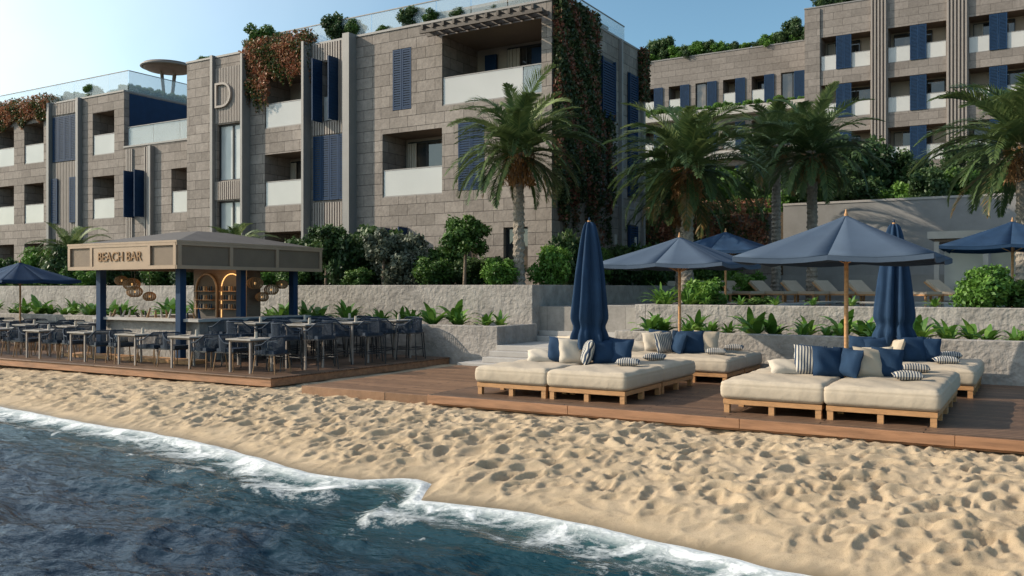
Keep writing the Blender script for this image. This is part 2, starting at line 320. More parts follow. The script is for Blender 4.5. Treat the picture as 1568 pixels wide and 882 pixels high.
bp=N(nt,'ShaderNodeBump'); bp.inputs['Strength'].default_value=.6; bp.inputs['Distance'].default_value=.05; L(nt,hh,bp.inputs['Height']); L(nt,bp.outputs[0],b.inputs['Normal'])
b.inputs['IOR'].default_value=1.33; b.inputs['Specular IOR Level'].default_value=.28
o=D.objects.new('sea_water',npmesh('sea_water',VV,Q,'sea',{'d':np.clip(ds,-1,50).ravel()},True)); sc.collection.objects.link(o)

# ------------------------------------------------------------ land, walls, decks
g=MB()
g.box(-260,-12.6,21.8,260,-2,1.88,'soil'); g.box(-12.6,260,21.9,60,-2,1.33,'tile')
g.box(-30,260,42.4,260,-2,5.45,'soil'); g.obj('terrain')
def deck(name,x0,x1,y0,y1,z,m,t=.19):
    g=MB(); g.box(x0,x1,y0,y1,z-t,z-.03,'fascia'); g.box(x0-.03,x1+.03,y0-.03,y1,z-.03,z,m)
    g.obj(name,bevel=.008,seg=1)
deck('wooden_deck',-9.14,4.5,12.47,19.2,0,'deck')
deck('bar_deck',-60,-13.6,13.0,19.38,0,'deck')
g=MB(); g.box(-12.5,-9.25,12.75,18.2,-.3,-.075,'deckr'); g.obj('boardwalk',bevel=.008,seg=1)
g=MB()
for i in range(5): g.box(-9.17+i*2.745,-9.17+i*2.745+2.74,12.40,12.437,-.15,-.012,'fascia')
for i in range(3): g.box(-9.209,-9.173,12.45+i*2.25,12.45+i*2.25+2.245,-.15,-.012,'fascia')
g.obj('deck_edge_boards',bevel=.006,seg=1)
g=MB(); g.box(-60,-12.1,19.4,19.75,-.3,.85,'rock'); g.box(-12.45,-12.1,19.75,21.5,-.3,.85,'rock'); g.obj('planter_wall',bevel=.02)
g=MB(); g.box(-60,-12.46,19.76,21.48,-.3,.74,'soil'); g.obj('planter_soil')
g=MB(); g.box(-60,-12.25,21.5,21.85,-.3,1.94,'rock'); g.box(-12.6,-12.25,21.85,38,-.3,1.94,'rock'); g.obj('retaining_wall',bevel=.02)
g=MB(); g.box(-8.7,20,19.2,19.5,-.3,.84,'rock'); g.box(-8.7,-8.4,19.5,21.6,-.3,.84,'rock'); g.obj('planter_wall',bevel=.02)
g=MB(); g.box(-8.39,20,19.51,21.58,-.3,.72,'soil'); g.obj('planter_soil')
g=MB(); g.box(-8.9,20,21.6,21.95,-.3,1.42,'rock'); g.box(-9.2,-8.9,21.6,26,-.3,1.42,'rock'); g.obj('terrace_wall',bevel=.02)
g=MB()
for i in range(4): g.box(-12.6,-8.72,18.3,21.5,-.3,-.02,'conc_l') if i==0 else g.box(-12.08,-8.72,18.3+i*.34,21.5,-.02+(i-1)*.13+.001,-.02+i*.13,'conc_l')
for i in range(7): g.box(-12.24,-9.22,21.5+i*.32,24.2,.37+i*.138 if i else .2,.37+(i+1)*.138,'conc_l')
g.obj('stone_steps',bevel=.012)
g=MB(); g.box(-6,18,23,31,1.335,1.37,'pool'); g.box(-6.4,18.4,22.6,22.99,1.335,1.40,'conc_l'); g.box(-6.4,18.4,31.01,31.4,1.335,1.40,'conc_l'); g.box(-6.4,-6.01,22.99,31.01,1.335,1.40,'conc_l'); g.obj('swimming_pool')
g=MB(); g.box(-10.4,30,42,42.4,1.3,5.7,'conc'); g.box(-10.4,30,41.97,42.43,5.7,5.8,'conc_l'); g.obj('concrete_wall')
g=MB(); g.box(-24,-10.42,40,40.4,1.3,5.2,'stone2'); g.obj('stone_garden_wall')
g=MB(); g.box(-6.8,6,36,36.35,1.3,2.35,'conc'); g.box(-10.5,-6.8,38.5,38.9,1.3,2.4,'conc'); g.obj('low_wall')

# ------------------------------------------------------------ building helpers
def louvre(mb,x0,x1,z0,z1,y,t=.05,m='navy'):
    fr=.06
    mb.box(x0,x0+fr,y-t,y,z0,z1,m); mb.box(x1-fr,x1,y-t,y,z0,z1,m); mb.box(x0+fr,x1-fr,y-t,y,z0,z0+fr,m); mb.box(x0+fr,x1-fr,y-t,y,z1-fr,z1,m)
    mb.box(x0+fr,x1-fr,y-.012,y-.004,z0+fr,z1-fr,'dark')
    n=int((z1-z0-2*fr)/.09)
    for i in range(n):
        zz=z0+fr+(i+.15)*(z1-z0-2*fr)/n; mb.box(x0+fr,x1-fr,y-t*.9,y-.014,zz,zz+.06,m)
def slats(mb,x0,x1,z0,z1,y,m='slat',p=.13,w=.07,t=.07):
    mb.box(x0,x1,y-.02,y-.003,z0,z1,m)
    n=int((x1-x0)/p)
    for i in range(n):
        xx=x0+(i+.2)*(x1-x0)/n; mb.box(xx,xx+w,y-t,y-.021,z0,z1,m)
def facade(parts,x0,x1,z0,z1,y,ops,m='stone',k=0):
    W,G_,R_=parts
    xs=sorted(set([x0,x1]+[v for o in ops for v in (o[0],o[1])])); zs=sorted(set([z0,z1]+[v for o in ops for v in (o[2],o[3])]))
    for a,b_ in zip(xs,xs[1:]):
        for c,d in zip(zs,zs[1:]):
            mx_,mz=(a+b_)/2,(c+d)/2
            if any(o[0]<mx_<o[1] and o[2]<mz<o[3] for o in ops): continue
            W.quad((a,y,c),(b_,y,c),(b_,y,d),(a,y,d),m)
    for i,o in enumerate(ops):
        a,b_,c,d,kind=o[:5]
        dp={'bal':1.5,'log':2.4,'win':.22,'shut':.12,'open':.3,'tall':.2}[kind]; yb=y+dp
        W.quad((a,y,c),(a,y,d),(a,yb,d),(a,yb,c),m); W.quad((b_,y,c),(b_,yb,c),(b_,yb,d),(b_,y,d),m)
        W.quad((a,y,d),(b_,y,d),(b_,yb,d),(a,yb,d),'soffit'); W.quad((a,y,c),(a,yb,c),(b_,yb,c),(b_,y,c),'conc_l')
        w=b_-a
        if kind in('bal','log'):
            W.quad((a,yb,c),(b_,yb,c),(b_,yb,d),(a,yb,d),'plaster')
            g0=a+w*(.34 if (i+k)%2 else .06); g1=b_-w*(.06 if (i+k)%2 else .28)
            G_.box(g0,g1,yb-.05,yb-.01,c+.05,d-.15,'glass')
            nm=max(2,int((g1-g0)/.8))
            for q in range(nm+1):
                xx=g0+q*(g1-g0)/nm; G_.box(xx-.025,xx+.025,yb-.09,yb-.052,c+.05,d-.15,'dark')
            G_.box(g0,g1,yb-.09,yb-.053,d-.2,d-.13,'dark')
            if (i+k)%3!=1: 
                cw=(g1-g0)*.22
                for q in range(7): G_.box(g0+.04+q*cw/7,g0+.04+(q+.75)*cw/7,yb-.16+.02*(q%2),yb-.1,c+.06,d-.2,'white')
            rb=b_ if kind=='bal' else b_-.75
            R_.box(a+.03,rb-.03,y+.05,y+.07,c+.04,c+1.02,'rail'); R_.box(a+.001,rb-.001,y+.04,y+.08,c+1.02,c+1.06,'metal')
            if kind=='log': R_.box(rb+.001,b_-.03,y+.05,y+.07,c+.04,c+1.02,'railc'); R_.box(rb+.001,b_-.001,y+.04,y+.08,c+1.02,c+1.06,'metal')
            R_.box(a+.001,b_-.001,y+.03,y+.09,c+.001,c+.05,'metal')
            if kind=='bal':
                G_.box(a+w*.5,a+w*.5+.45,y+.7,y+1.1,c+.02,c+.5,'brown')
        elif kind in('win','open','tall'):
            gm='glassl' if kind=='tall' else 'glass'
            W.quad((a,yb,c),(b_,yb,c),(b_,yb,d),(a,yb,d),gm)
            f=.06
            G_.box(a,a+f,yb-.06,yb-.002,c,d,'dark'); G_.box(b_-f,b_,yb-.06,yb-.002,c,d,'dark'); G_.box(a+f,b_-f,yb-.06,yb-.002,d-f,d,'dark'); G_.box(a+f,b_-f,yb-.06,yb-.002,c,c+f,'dark')
            if w>.8: G_.box((a+b_)/2-.03,(a+b_)/2+.03,yb-.06,yb-.003,c+f,d-f,'dark')
            if kind=='open':
                for s_ in (0,1):
                    xx=a-.03 if s_==0 else b_+.03
                    G_.box(xx-.025,xx+.025,y-.58,y-.02,c-.05,d+.05,'navy')
                    for q in range(int((d-c)/.12)): G_.box(xx-.04,xx+.04,y-.52,y-.08,c+.02+q*.12,c+.08+q*.12,'navy')
                R_.box(a+.03,b_-.03,y+.05,y+.065,c+.04,c+1.0,'rail')
        elif kind=='shut':
            W.quad((a,yb,c),(b_,yb,c),(b_,yb,d),(a,yb,d),'dark')
            n=max(1,round(w/.5))
            for q in range(n): louvre(G_,a+q*w/n+.01,a+(q+1)*w/n-.01,c+.02,d-.02,y+.04)
def shell(W,x0,x1,y0,y1,z0,z1,m):
    W.quad((x1,y0,z0),(x1,y1,z0),(x1,y1,z1),(x1,y0,z1),m); W.quad((x0,y0,z0),(x0,y0,z1),(x0,y1,z1),(x0,y1,z0),m)
    W.quad((x0,y1,z0),(x0,y1,z1),(x1,y1,z1),(x1,y1,z0),m); W.quad((x0,y0,z1-.25),(x1,y0,z1-.25),(x1,y1,z1-.25),(x0,y1,z1-.25),'conc')
    for q in ((x0-.03,x1+.03,y0-.04,y0+.3),(x0-.03,x1+.03,y1-.3,y1+.03),(x0-.03,x0+.27,y0+.3,y1-.3),(x1-.27,x1+.03,y0+.3,y1-.3)):
        W.box(q[0],q[1],q[2],q[3],z1-.002,z1+.08,'metal')
def roofrail(R_,x0,x1,y0,y1,z,h=1.0):
    n=int((x1-x0)/1.5)
    for i in range(n): R_.box(x0+i*(x1-x0)/n+.02,x0+(i+1)*(x1-x0)/n-.02,y0,y0+.015,z,z+h,'railc')
    R_.box(x0,x1,y0-.015,y0+.03,z+h,z+h+.035,'metal')
    R_.box(x1-.015,x1,y0+.05,y1,z,z+h,'railc'); R_.box(x1-.03,x1+.015,y0+.05,y1,z+h,z+h+.035,'metal')

# ================= main hotel building
E=empty('hotel_building'); W,G_,R_=MB(),MB(),MB(); parts=(W,G_,R_)
X0,X1,Y,ZT=-29.4,-14.45,26.7,11.75
ops=[(-28.3,-26.16,8.6,10.8,'bal'),(-28.3,-26.16,5.3,7.5,'bal'),(-28.3,-26.16,2.0,4.2,'bal'),
 (-25.0,-24.2,8.6,11.0,'open'),
 (-21.4,-20.5,8.65,11.0,'shut'),(-21.9,-19.07,5.35,7.8,'bal'),
 (-21.5,-20.7,2.5,4.1,'open'),(-18.6,-17.5,2.4,4.1,'win'),(-18.35,-17.2,5.4,7.9,'shut'),(-16.4,-15.4,2.4,4.0,'win'),
 (-19.07,-14.85,8.6,11.2,'log')]
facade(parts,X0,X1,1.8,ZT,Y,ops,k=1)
shell(W,X0,X1,Y,34.8,1.8,ZT,'stone')
slats(G_,-25.5,-23.62,2,5.3,Y); slats(G_,-25.5,-23.62,8.05,8.55,Y); slats(G_,-25.5,-25.06,8.55,11.75,Y); slats(G_,-24.14,-23.62,8.55,11.75,Y); slats(G_,-25.06,-24.14,11.05,11.75,Y)
for q in range(4): louvre(G_,-25.45+q*.455,-25.45+(q+1)*.455-.02,5.4,8.0,Y-.03)
for px,w in ((-25.75,.12),(-23.55,.34),(-29.3,.12)):
    G_.box(px,px+w,Y-.45,Y-.004,1.9,ZT+.1,'metal')
G_.box(-16.5,-15.9,Y+2.2,Y+2.32,8.65,10.9,'navy'); G_.box(-18.6,-18.1,Y+2.2,Y+2.32,8.65,10.9,'navy')
for i in range(11):
    xx=-19.3+i*.46; G_.box(xx,xx+.09,Y-1.0,Y+1.6,11.23,11.40,'dbrown')
G_.box(-19.4,-14.3,Y-.95,Y-.85,11.1,11.229,'dbrown'); G_.box(-19.4,-14.3,Y-.5,Y-.42,11.1,11.229,'dbrown')
sx=X1
def side_shutter(y0,y1,z0,z1,t=.12):
    G_.box(sx+.003,sx+.03,y0-.05,y1+.05,z0-.05,z1+.05,'dark')
    for q in range(int((z1-z0)/.1)): G_.box(sx+.031,sx+t,y0,y1,z0+q*.1,z0+q*.1+.065,'navy')
    G_.box(sx+.031,sx+t+.02,y0-.06,y0,z0,z1,'navy'); G_.box(sx+.031,sx+t+.02,y1,y1+.06,z0,z1,'navy')
side_shutter(30.6,31.7,8.4,10.7); G_.box(sx+.003,sx+.06,29.85,30.5,8.4,10.7,'glass'); side_shutter(33.2,33.9,5.6,10.6); side_shutter(33.2,33.9,2.2,4.4)
for y_ in (27.6,29.6,31.6,33.6):
    G_.box(sx+.003,sx+.14,y_,y_+.22,3.55,3.95,'conc_l'); G_.box(sx+.003,sx+.05,y_-.1,y_+.32,2.4,3.1,'dark')
for z_ in (5.1,8.35): G_.box(sx+.003,sx+.012,Y+.1,34.7,z_,z_+.05,'conc')
G_.box(sx+.003,sx+.14,32.3,32.45,1.9,ZT,'metal'); G_.box(sx+.003,sx+.14,34.55,34.75,1.9,ZT,'metal')
roofrail(R_,X0+.2,X1-.5,Y+.5,34,ZT,1.0)
G_.box(-20.5,-16.3,29.5,34.2,ZT-.2,12.9,'brown'); G_.box(-20.9,-15.9,29.1,34.5,12.9,13.02,'brown')
W.obj('walls',E); G_.obj('windows_and_shutters',E); R_.obj('railings',E)
# ================= D tower + low wing + left wing
E=empty('hotel_wing'); W,G_,R_=MB(),MB(),MB(); parts=(W,G_,R_)
facade(parts,-33.5,-29.42,1.8,12.1,26.9,[(-31.5,-29.75,6.6,9.1,'tall'),(-31.5,-29.75,2.0,5.7,'tall')],k=0)
shell(W,-33.5,-29.42,26.9,34,1.8,12.1,'stone')
slats(G_,-31.6,-29.6,9.15,11.6,26.9,p=.1,w=.05,t=.05); slats(G_,-31.6,-29.6,5.75,6.55,26.9)
G_.box(-31.75,-31.6,26.72,26.896,1.9,12.2,'metal'); G_.box(-29.6,-29.45,26.72,26.896,1.9,12.2,'metal')
facade(parts,-39.6,-33.52,1.8,8.9,28,[(-36.0,-33.95,5.45,7.6,'bal'),(-38.8,-38.05,5.4,7.6,'open'),(-36.0,-33.95,2.1,4.3,'bal')],k=0)
shell(W,-39.6,-33.52,28,36,1.8,8.9,'stone'); slats(G_,-39.4,-38.86,2,8.8,28); slats(G_,-37.99,-37.5,2,8.8,28)
roofrail(R_,-39.5,-33.6,28.15,34,8.98,.95)
R_.box(-39.5,-33.6,28.2,28.21,8.98,9.9,'rail')
ops=[]
for a,b_ in ((-42.2,-40.4),(-48.4,-46.55),(-51.2,-49.4),(-56,-54)):
    for zz in (8.7,5.4,2.1): ops.append((a,b_,zz,zz+2.2,'bal'))
facade(parts,-70,-39.62,1.8,11.75,28,ops,k=1); shell(W,-70,-39.62,28,37,1.8,11.75,'stone')
slats(G_,-45.7,-43.4,2,8.55,28); slats(G_,-45.7,-43.4,11.1,11.7,28)
for q in range(4): louvre(G_,-45.6+q*.53,-45.6+(q+1)*.53-.02,8.6,11.0,27.97)
for q in (0,3): louvre(G_,-45.6+q*.53,-45.6+(q+1)*.53-.02,5.3,7.7,27.9)
slats(G_,-53.4,-51.6,2,11.6,28)
for px in (-45.9,-43.3,-37.45,-53.5): G_.box(px,px+.2,27.75,27.996,1.9,11.8 if px!=-37.45 else 8.8,'metal')
G_.box(-39.617,-39.60,28.3,36.7,9,11.7,'navy')  # navy sheet paints the shade onto the wing's side face
roofrail(R_,-69,-40,28.5,36,11.8,1.15)
G_.lathe((-42.7,33,0),[(0.01,14.75),(.6,14.72),(1.35,14.55),(1.4,14.4),(1.2,14.25),(.5,14.1),(.01,14.1)],'brown',32)
G_.lathe((-42.7,33,0),[(1.4,14.42),(1.5,14.44),(1.5,14.38),(1.4,14.36)],'metal',32)
for a in range(4): G_.tube((-42.7+.15*math.cos(a*1.57),33+.15*math.sin(a*1.57),11.6),(-42.7+.5*math.cos(a*1.57),33+.5*math.sin(a*1.57),14.2),.06,'brown')
W.obj('walls',E); G_.obj('windows_and_shutters',E); R_.obj('railings',E)
def text(s,size,loc,rot,mat,parent,ext=.02,al='CENTER',off=0):
    c=D.curves.new('letters','FONT'); c.body=s; c.size=size; c.extrude=ext; c.align_x=al; c.offset=off; c.materials.append(M[mat])
    o=D.objects.new('letters',c); sc.collection.objects.link(o); o.location=loc; o.rotation_euler=rot; o.parent=parent; return o
text('D',1.7,(-31.0,26.80,9.8),(math.pi/2,0,0),'slat',E,.05,off=-.03)
# ================= far right buildings
E=empty('apartment_building'); W,G_,R_=MB(),MB(),MB(); parts=(W,G_,R_)
bays=[(-13.25,-10.0),(-8.9,-5.35),(-4.05,-.5),(.7,4.2),(5.4,9)]
ops=[(a,b_,zz,zz+2.35,'bal') for a,b_ in bays for zz in (17,13.65,10.3,6.95)]
facade(parts,-14.36,14,5.4,21.5,64,ops,'stone2',k=0); shell(W,-14.36,14,64,80,5.4,21.5,'stone2')
for (a,b_),w in zip(bays,(0,1,2,3,4)):
    for zz in (17,13.65,10.3,6.95):
        mid=(a+b_)/2+(.1 if w%2 else -.1)
        louvre(G_,mid-.5,mid-.0,zz+.02,zz+2.3,64.0,.06); louvre(G_,mid+.02,mid+.5,zz+.02,zz+2.3,64.0,.06)
for a,b_ in ((-9.98,-8.92),(-5.33,-4.07),(-.48,.68),(4.22,5.38)): slats(G_,a,b_,5.5,21.5,64,p=.2,w=.1,t=.25)
G_.box(-14.3,-13.3,63.9,63.99,5.5,21.4,'stone2')
W.obj('walls',E); G_.obj('windows_and_shutters',E); R_.obj('railings',E)
E=empty('apartment_building'); W,G_,R_=MB(),MB(),MB(); parts=(W,G_,R_)
ops=[(-30.5+i*2.25,-30.5+i*2.25+1.65,zz,zz+2.1,'bal' if i%3 else 'win') for i in range(7) for zz in (16.1,12.7,9.3)]
facade(parts,-34,-14.5,1.8,20.4,68,ops,'stone2',k=1); shell(W,-34,-14.5,68,80,1.8,20.4,'stone2')
for i in range(7):
    for zz in (16.1,12.7,9.3): louvre(G_,-30.5+i*2.25+1.0,-30.5+i*2.25+1.75,zz,zz+2.1,67.97)
for zz in (15.3,11.9): G_.box(-33.9,-14.6,67.2,67.99,zz,zz+.6,'conc_l')
W.obj('walls',E); G_.obj('windows_and_shutters',E); R_.obj('railings',E)
E=empty('pool_pavilion'); g=MB(); g.box(-3.4,12,33.6,36,3.55,3.8,'conc_l'); g.box(-3.2,12,33.8,35.9,3.45,3.549,'brown')
for i in range(9): g.box(-3.2+i*1.5,-3.2+i*1.5+.16,33.7,33.86,1.33,3.45,'conc_l')
for i in range(8): g.box(-3.04+i*1.5,-3.04+i*1.5+1.34,35.6,35.63,1.4,3.4,'glassl')
g.obj('structure',E)

# ------------------------------------------------------------ beach bar
E=empty('beach_bar'); g=MB()
x0,x1,y0,y1,zb,zt=-22.4,-18.05,14.2,19.2,2.34,2.97
for (a,b_,c,d) in ((x0,x1,y0,y0+.12),(x0,x1,y1-.12,y1),(x0,x0+.12,y0+.12,y1-.12),(x1-.12,x1,y0+.12,y1-.12)):
    g.box(a,b_,c,d,zb,zt,'signd')
g.box(x0-.05,x1+.05,y0-.05,y1+.05,zt,zt+.05,'sign'); 
yy=y0
g.box(x0-.02,x1+.02,yy-.045,yy-.002,zb-.02,zb+.07,'sign'); g.box(x0-.02,x1+.02,yy-.045,yy-.002,zt-.07,zt-.002,'sign')
for xx in (x0-.02,x0+.95,x1-1.05,x1-.08): g.box(xx,xx+.1,yy-.05,yy-.003,zb+.07,zt-.07,'sign')
g.box(x0+1.06,x1-1.06,yy-.03,yy-.003,zb+.07,zt-.07,'sign')
g.box(x1+.002,x1+.045,y0-.045,y1+.02,zb-.02,zb+.07,'sign'); g.box(x1+.002,x1+.045,y0-.045,y1+.02,zt-.07,zt-.002,'sign')
for yy in (y0+.0,y0+1.6,y0+3.2,y1-.1): g.box(x1+.003,x1+.05,yy,yy+.1,zb+.07,zt-.07,'sign')
g.box(x0+.12,x1-.12,y0+.12,y1-.12,2.55,2.6,'brown')
for i in range(9): g.box(x0+.13,x1-.13,y0+.3+i*.52,y0+.36+i*.52,2.42,2.548,'brown')
cx,cy=(x0+x1)/2,(y0+y1)/2
g.poly([(x0+.1,y0+.1,zt+.052),(x1-.1,y0+.1,zt+.052),(x1-.1,y1-.1,zt+.052),(x0+.1,y1-.1,zt+.052),(cx-.5,cy-.5,3.4),(cx+.5,cy-.5,3.4),(cx+.5,cy+.5,3.4),(cx-.5,cy+.5,3.4)],
 [(0,1,5,4),(1,2,6,5),(2,3,7,6),(3,0,4,7),(4,5,6,7)],'roofd')
for px,py in ((x0+.55,y0+.55),(x1-.55,y0+.55),(x0+.55,y1-.55),(x1-.55,y1-.55),(x1-.55,cy)):
    g.box(px-.09,px+.09,py-.09,py+.09,0,2.5,'navy')
a,b_,c,d=x0+.3,x1-.1,y0+.75,y1-.5
g.box(a,b_,c,c+.12,0,1.0,'rock'); g.box(b_-.12,b_,c+.12,d,0,1.0,'rock'); g.box(a,a+.12,c+.12,d,0,1.0,'rock')
g.box(a-.15,b_+.2,c-.2,c+.5,1.0,1.07,'conc_l'); g.box(b_-.5,b_+.2,c+.5,d,1.0,1.07,'conc_l'); g.box(a-.15,a+.45,c+.5,d,1.0,1.07,'conc_l')
g.box(a-.6,b_+.6,c-.75,c-.25,0.003,.09,'teak'); 
bx0,bx1,by=cx-.9,cx+1.3,cy+.5
g.box(bx0,bx1,by,by+.5,0.01,2.54,'brown')
def arch(xc,yy,w,h,m,fr=.07):
    n=14
    pts=[(xc-w/2,.95)]+[(xc-w/2*math.cos(t),h-w/2+w/2*math.sin(t)) for t in np.linspace(0,math.pi,n)]+[(xc+w/2,.95)]
    for (p,q),(p2,q2) in zip(pts,pts[1:]): g.tube((p,yy,q),(p2,yy,q2),fr*.5,m,seg=5)
    g.poly([(p,yy+.02,q) for p,q in pts],[tuple(range(len(pts)))],'roofd')
arch(cx+.75,by-.05,.85,2.25,'bulb',.03); arch(cx-.3,by-.05,.85,2.25,'sign')
for xc in (cx+.75,cx-.3):
    for zz in (1.25,1.5,1.75):
        g.box(xc-.36,xc+.36,by-.2,by-.06,zz,zz+.02,'teak')
        for q in range(7): 
            g.tube((xc-.32+q*.105,by-.13,zz+.02),(xc-.32+q*.105,by-.13,zz+.15),.03,('rattan','dark','navy','white')[q%4],r2=.02,seg=6)
g.obj('bar_structure',E,bevel=0)
g=MB()
for q in range(18):
    xx=a+.2+q*.21; g.tube((xx,c+.12+random.uniform(-.1,.15),1.07),(xx,c+.12,1.07+random.uniform(.1,.28)),.035,random.choice(['white','dark','rattan','navy']),r2=.02,seg=7)
g.obj('glasses_and_bottles',E)
text('BEACH BAR',.34,(cx,y0-.035,zb+.2),(math.pi/2,0,0),'rattan',E,.02)
def pendant(loc,r):
    g=MB()
    for k in range(18):
        t=k*math.pi/9; pts=[(r*math.sin(p)*math.cos(t),r*math.sin(p)*math.sin(t),r*.75*math.cos(p)) for p in np.linspace(.25,2.7,8)]
        for p,q in zip(pts,pts[1:]): g.tube(p,q,.009,'rattan',seg=4,caps=False)
    for p in np.linspace(.3,2.65,12):
        rr=r*math.sin(p); zz=r*.75*math.cos(p); pts=[(rr*math.cos(t),rr*math.sin(t),zz) for t in np.linspace(0,2*math.pi,15)]
        for p_,q in zip(pts,pts[1:]): g.tube(p_,q,.009,'rattan',seg=4,caps=False)
    g.lathe((0,0,0),[(.001,.03),(.025,.02),(.03,0),(.02,-.03),(.001,-.035)],'bulb',10); g.tube((0,0,r*.7),(0,0,2.5-loc[2]),.006,'dark',seg=4)
    g.obj('rattan_lamp',E,loc=loc)
for l,r in (((-20.9,15.0,1.95),.22),((-20.5,14.8,1.75),.2),((-20.7,15.4,1.62),.17),((-21.2,14.9,2.05),.17),((-18.6,17.2,1.98),.22),((-18.5,17.7,1.8),.2),((-18.65,17.5,1.6),.18),((-18.5,18.1,1.95),.17)): pendant(l,r)
for l,e in (((-19.9,15.6,2.3),12),((-19.4,16.6,2.2),8)):
    ld=D.lights.new('bar_lamp','POINT'); ld.energy=e; ld.color=(1,.62,.3); ld.shadow_soft_size=.08; lo=D.objects.new('bar_lamp',ld); lo.location=l; lo.parent=E; sc.collection.objects.link(lo)

# ------------------------------------------------------------ umbrellas
def open_umbrella(loc,s,ztop,zedge,fab='navyf',rot=0):
    E=empty('beach_umbrella',loc,rot); g=MB(); g.tube((0,0,0),(0,0,ztop+.03),.032,'teak',seg=12); g.tube((0,0,ztop),(0,0,ztop+.10),.03,'teak',r2=.012)
    g.box(-.3,.3,-.3,.3,0,.06,'dark'); h=s/2
    rim=[(-h,-h),(0,-h),(h,-h),(h,0),(h,h),(0,h),(-h,h),(-h,0)]
    for x,y in rim:
        g.tube((0,0,ztop-.05),(x*.98,y*.98,zedge-.02),.012,'teak',seg=5); g.tube((0,0,ztop-.75),(x*.5,y*.5,(ztop+zedge)/2-.04),.01,'teak',seg=5)
    g.obj('pole_and_ribs',E)
    c=MB(); K=10
    for i in range(8):
        p=rim[i]; q=rim[(i+1)%8]; vs=[];fs=[]
        for a in range(K+2):
            t=min(1,a/K); zz=ztop+(zedge-ztop)*(t**.93)-(.07 if a>K else 0)
            for b_ in range(5):
                w=b_/4; sag=-.10*t*math.sin(w*math.pi)
                x=(p[0]*(1-w)+q[0]*w)*t; y=(p[1]*(1-w)+q[1]*w)*t; inn=1-.03*math.sin(w*math.pi)*t
                vs.append((x*inn,y*inn,zz+sag*.45))
        for a in range(K+1):
            for b_ in range(4): fs.append((a*5+b_,a*5+b_+1,(a+1)*5+b_+1,(a+1)*5+b_))
        c.poly(vs,fs[:-4],fab,True); c.poly([vs[k] for k in range(K*5,(K+2)*5)],[(b_,b_+1,b_+6,b_+5) for b_ in range(4)],fab)
    o=c.obj('canopy',E); so=o.modifiers.new('s','SOLIDIFY'); so.thickness=.01
open_umbrella((-2.62,14.5,0),2.75,2.98,2.32); open_umbrella((-6.6,17.9,0),2.7,2.93,2.35)
open_umbrella((-7.7,24.6,1.34),2.7,2.1,1.55,'navyd'); open_umbrella((-.6,24.2,1.34),2.9,2.1,1.5,'navyd'); open_umbrella((1.4,29,1.34),2.9,2.4,1.8,'navyd')
open_umbrella((-29.8,17.1,0),2.7,2.72,2.1,'navyd'); open_umbrella((-5.2,29,1.34),2.7,2.2,1.65,'navyd'); open_umbrella((-34.5,17.3,0),2.7,2.72,2.1,'navyd')
def closed_umbrella(loc,seed):
    E=empty('closed_umbrella',loc); g=MB(); g.tube((0,0,0),(0,0,3.08),.032,'teak',seg=12); g.tube((0,0,3.0),(0,0,3.14),.035,'navyd',r2=.008); g.box(-.3,.3,-.3,.3,0,.06,'dark'); g.obj('pole',E)
    rg=np.random.default_rng(seed); c=MB(); seg=96; 
    zs=np.linspace(3.05,.86,40); vs=[]
    ph=rg.uniform(0,6,4)
    for z_ in zs:
        t=(3.05-z_)/2.19; R=.07+.30*min(1,t*1.15)**.55
        tie=math.exp(-((t-.86)/.045)**2); R*=1-.2*tie
        for k in range(seg):
            a=2*math.pi*k/seg; f=.5+.5*math.cos(7*a+.9*t+ph[0]+.9*math.sin(3*a+ph[1]+t*1.3)); f2=.5+.5*math.cos(19*a+ph[2]-3.5*t+math.sin(t*9))
            r=R*(.52+.48*f**.7+.09*f2*t); zz=z_-(.16*(f-.3)*(t**8))
            vs.append((r*math.cos(a),r*math.sin(a),zz))
    fs=[(i*seg+k,(i+1)*seg+k,(i+1)*seg+(k+1)%seg,i*seg+(k+1)%seg) for i in range(39) for k in range(seg)]
    c.poly(vs,fs,'navyd',True); c.obj('folded_canopy',E)
closed_umbrella((-7.07,14.5,0),1); closed_umbrella((-2.38,17.9,0),4)
# ------------------------------------------------------------ daybeds
def softbox(w,d,z0,z1,mat,bulge=.022,r=.07,seed=0):
    bm=bmesh.new(); bmesh.ops.create_cube(bm,size=2); bmesh.ops.subdivide_edges(bm,edges=bm.edges[:],cuts=27,use_grid_fill=True)
    h=Vector((w/2,d/2,(z1-z0)/2)); rg=np.random.default_rng(seed); ph=rg.uniform(0,6,6)
    for v in bm.verts:
        n=Vector([math.copysign(abs(math.sin(c*math.pi/2)),c) for c in v.co])
        p=Vector((n.x*h.x,n.y*h.y,n.z*h.z)); inn=Vector([max(-(h[i]-r),min(h[i]-r,p[i])) for i in range(3)]); dd_=p-inn
        if dd_.length>1e-6: p=inn+dd_.normalized()*r
        top=1 if n.z>.99 else 0
        p.z+=bulge*(1-n.x**4)*(1-n.y**4)*(n.z>0)+top*.006*(math.sin(n.x*5+ph[0])+math.sin(n.y*6+ph[1])+math.sin((n.x+n.y)*8+ph[2]))
        sb=(1-n.z**2)*.014-.006*math.exp(-((n.z-.45)/.10)**2)
        px=.008*abs(math.sin(p.x*math.pi/.28)) if abs(n.y)>.9 else .008*abs(math.sin(p.y*math.pi/.28))
        out=Vector((n.x if abs(n.x)>.9 else 0,n.y if abs(n.y)>.9 else 0,0))
        if out.length>0 and abs(n.z)<.97: p+=out.normalized()*(sb+px*(1-n.z**2))
        p.z+=(z0+z1)/2; v.co=p
    m_=D.meshes.new('cushion'); bm.to_mesh(m_); bm.free(); m_.materials.append(M[mat])
    for p in m_.polygons: p.use_smooth=True
    return m_
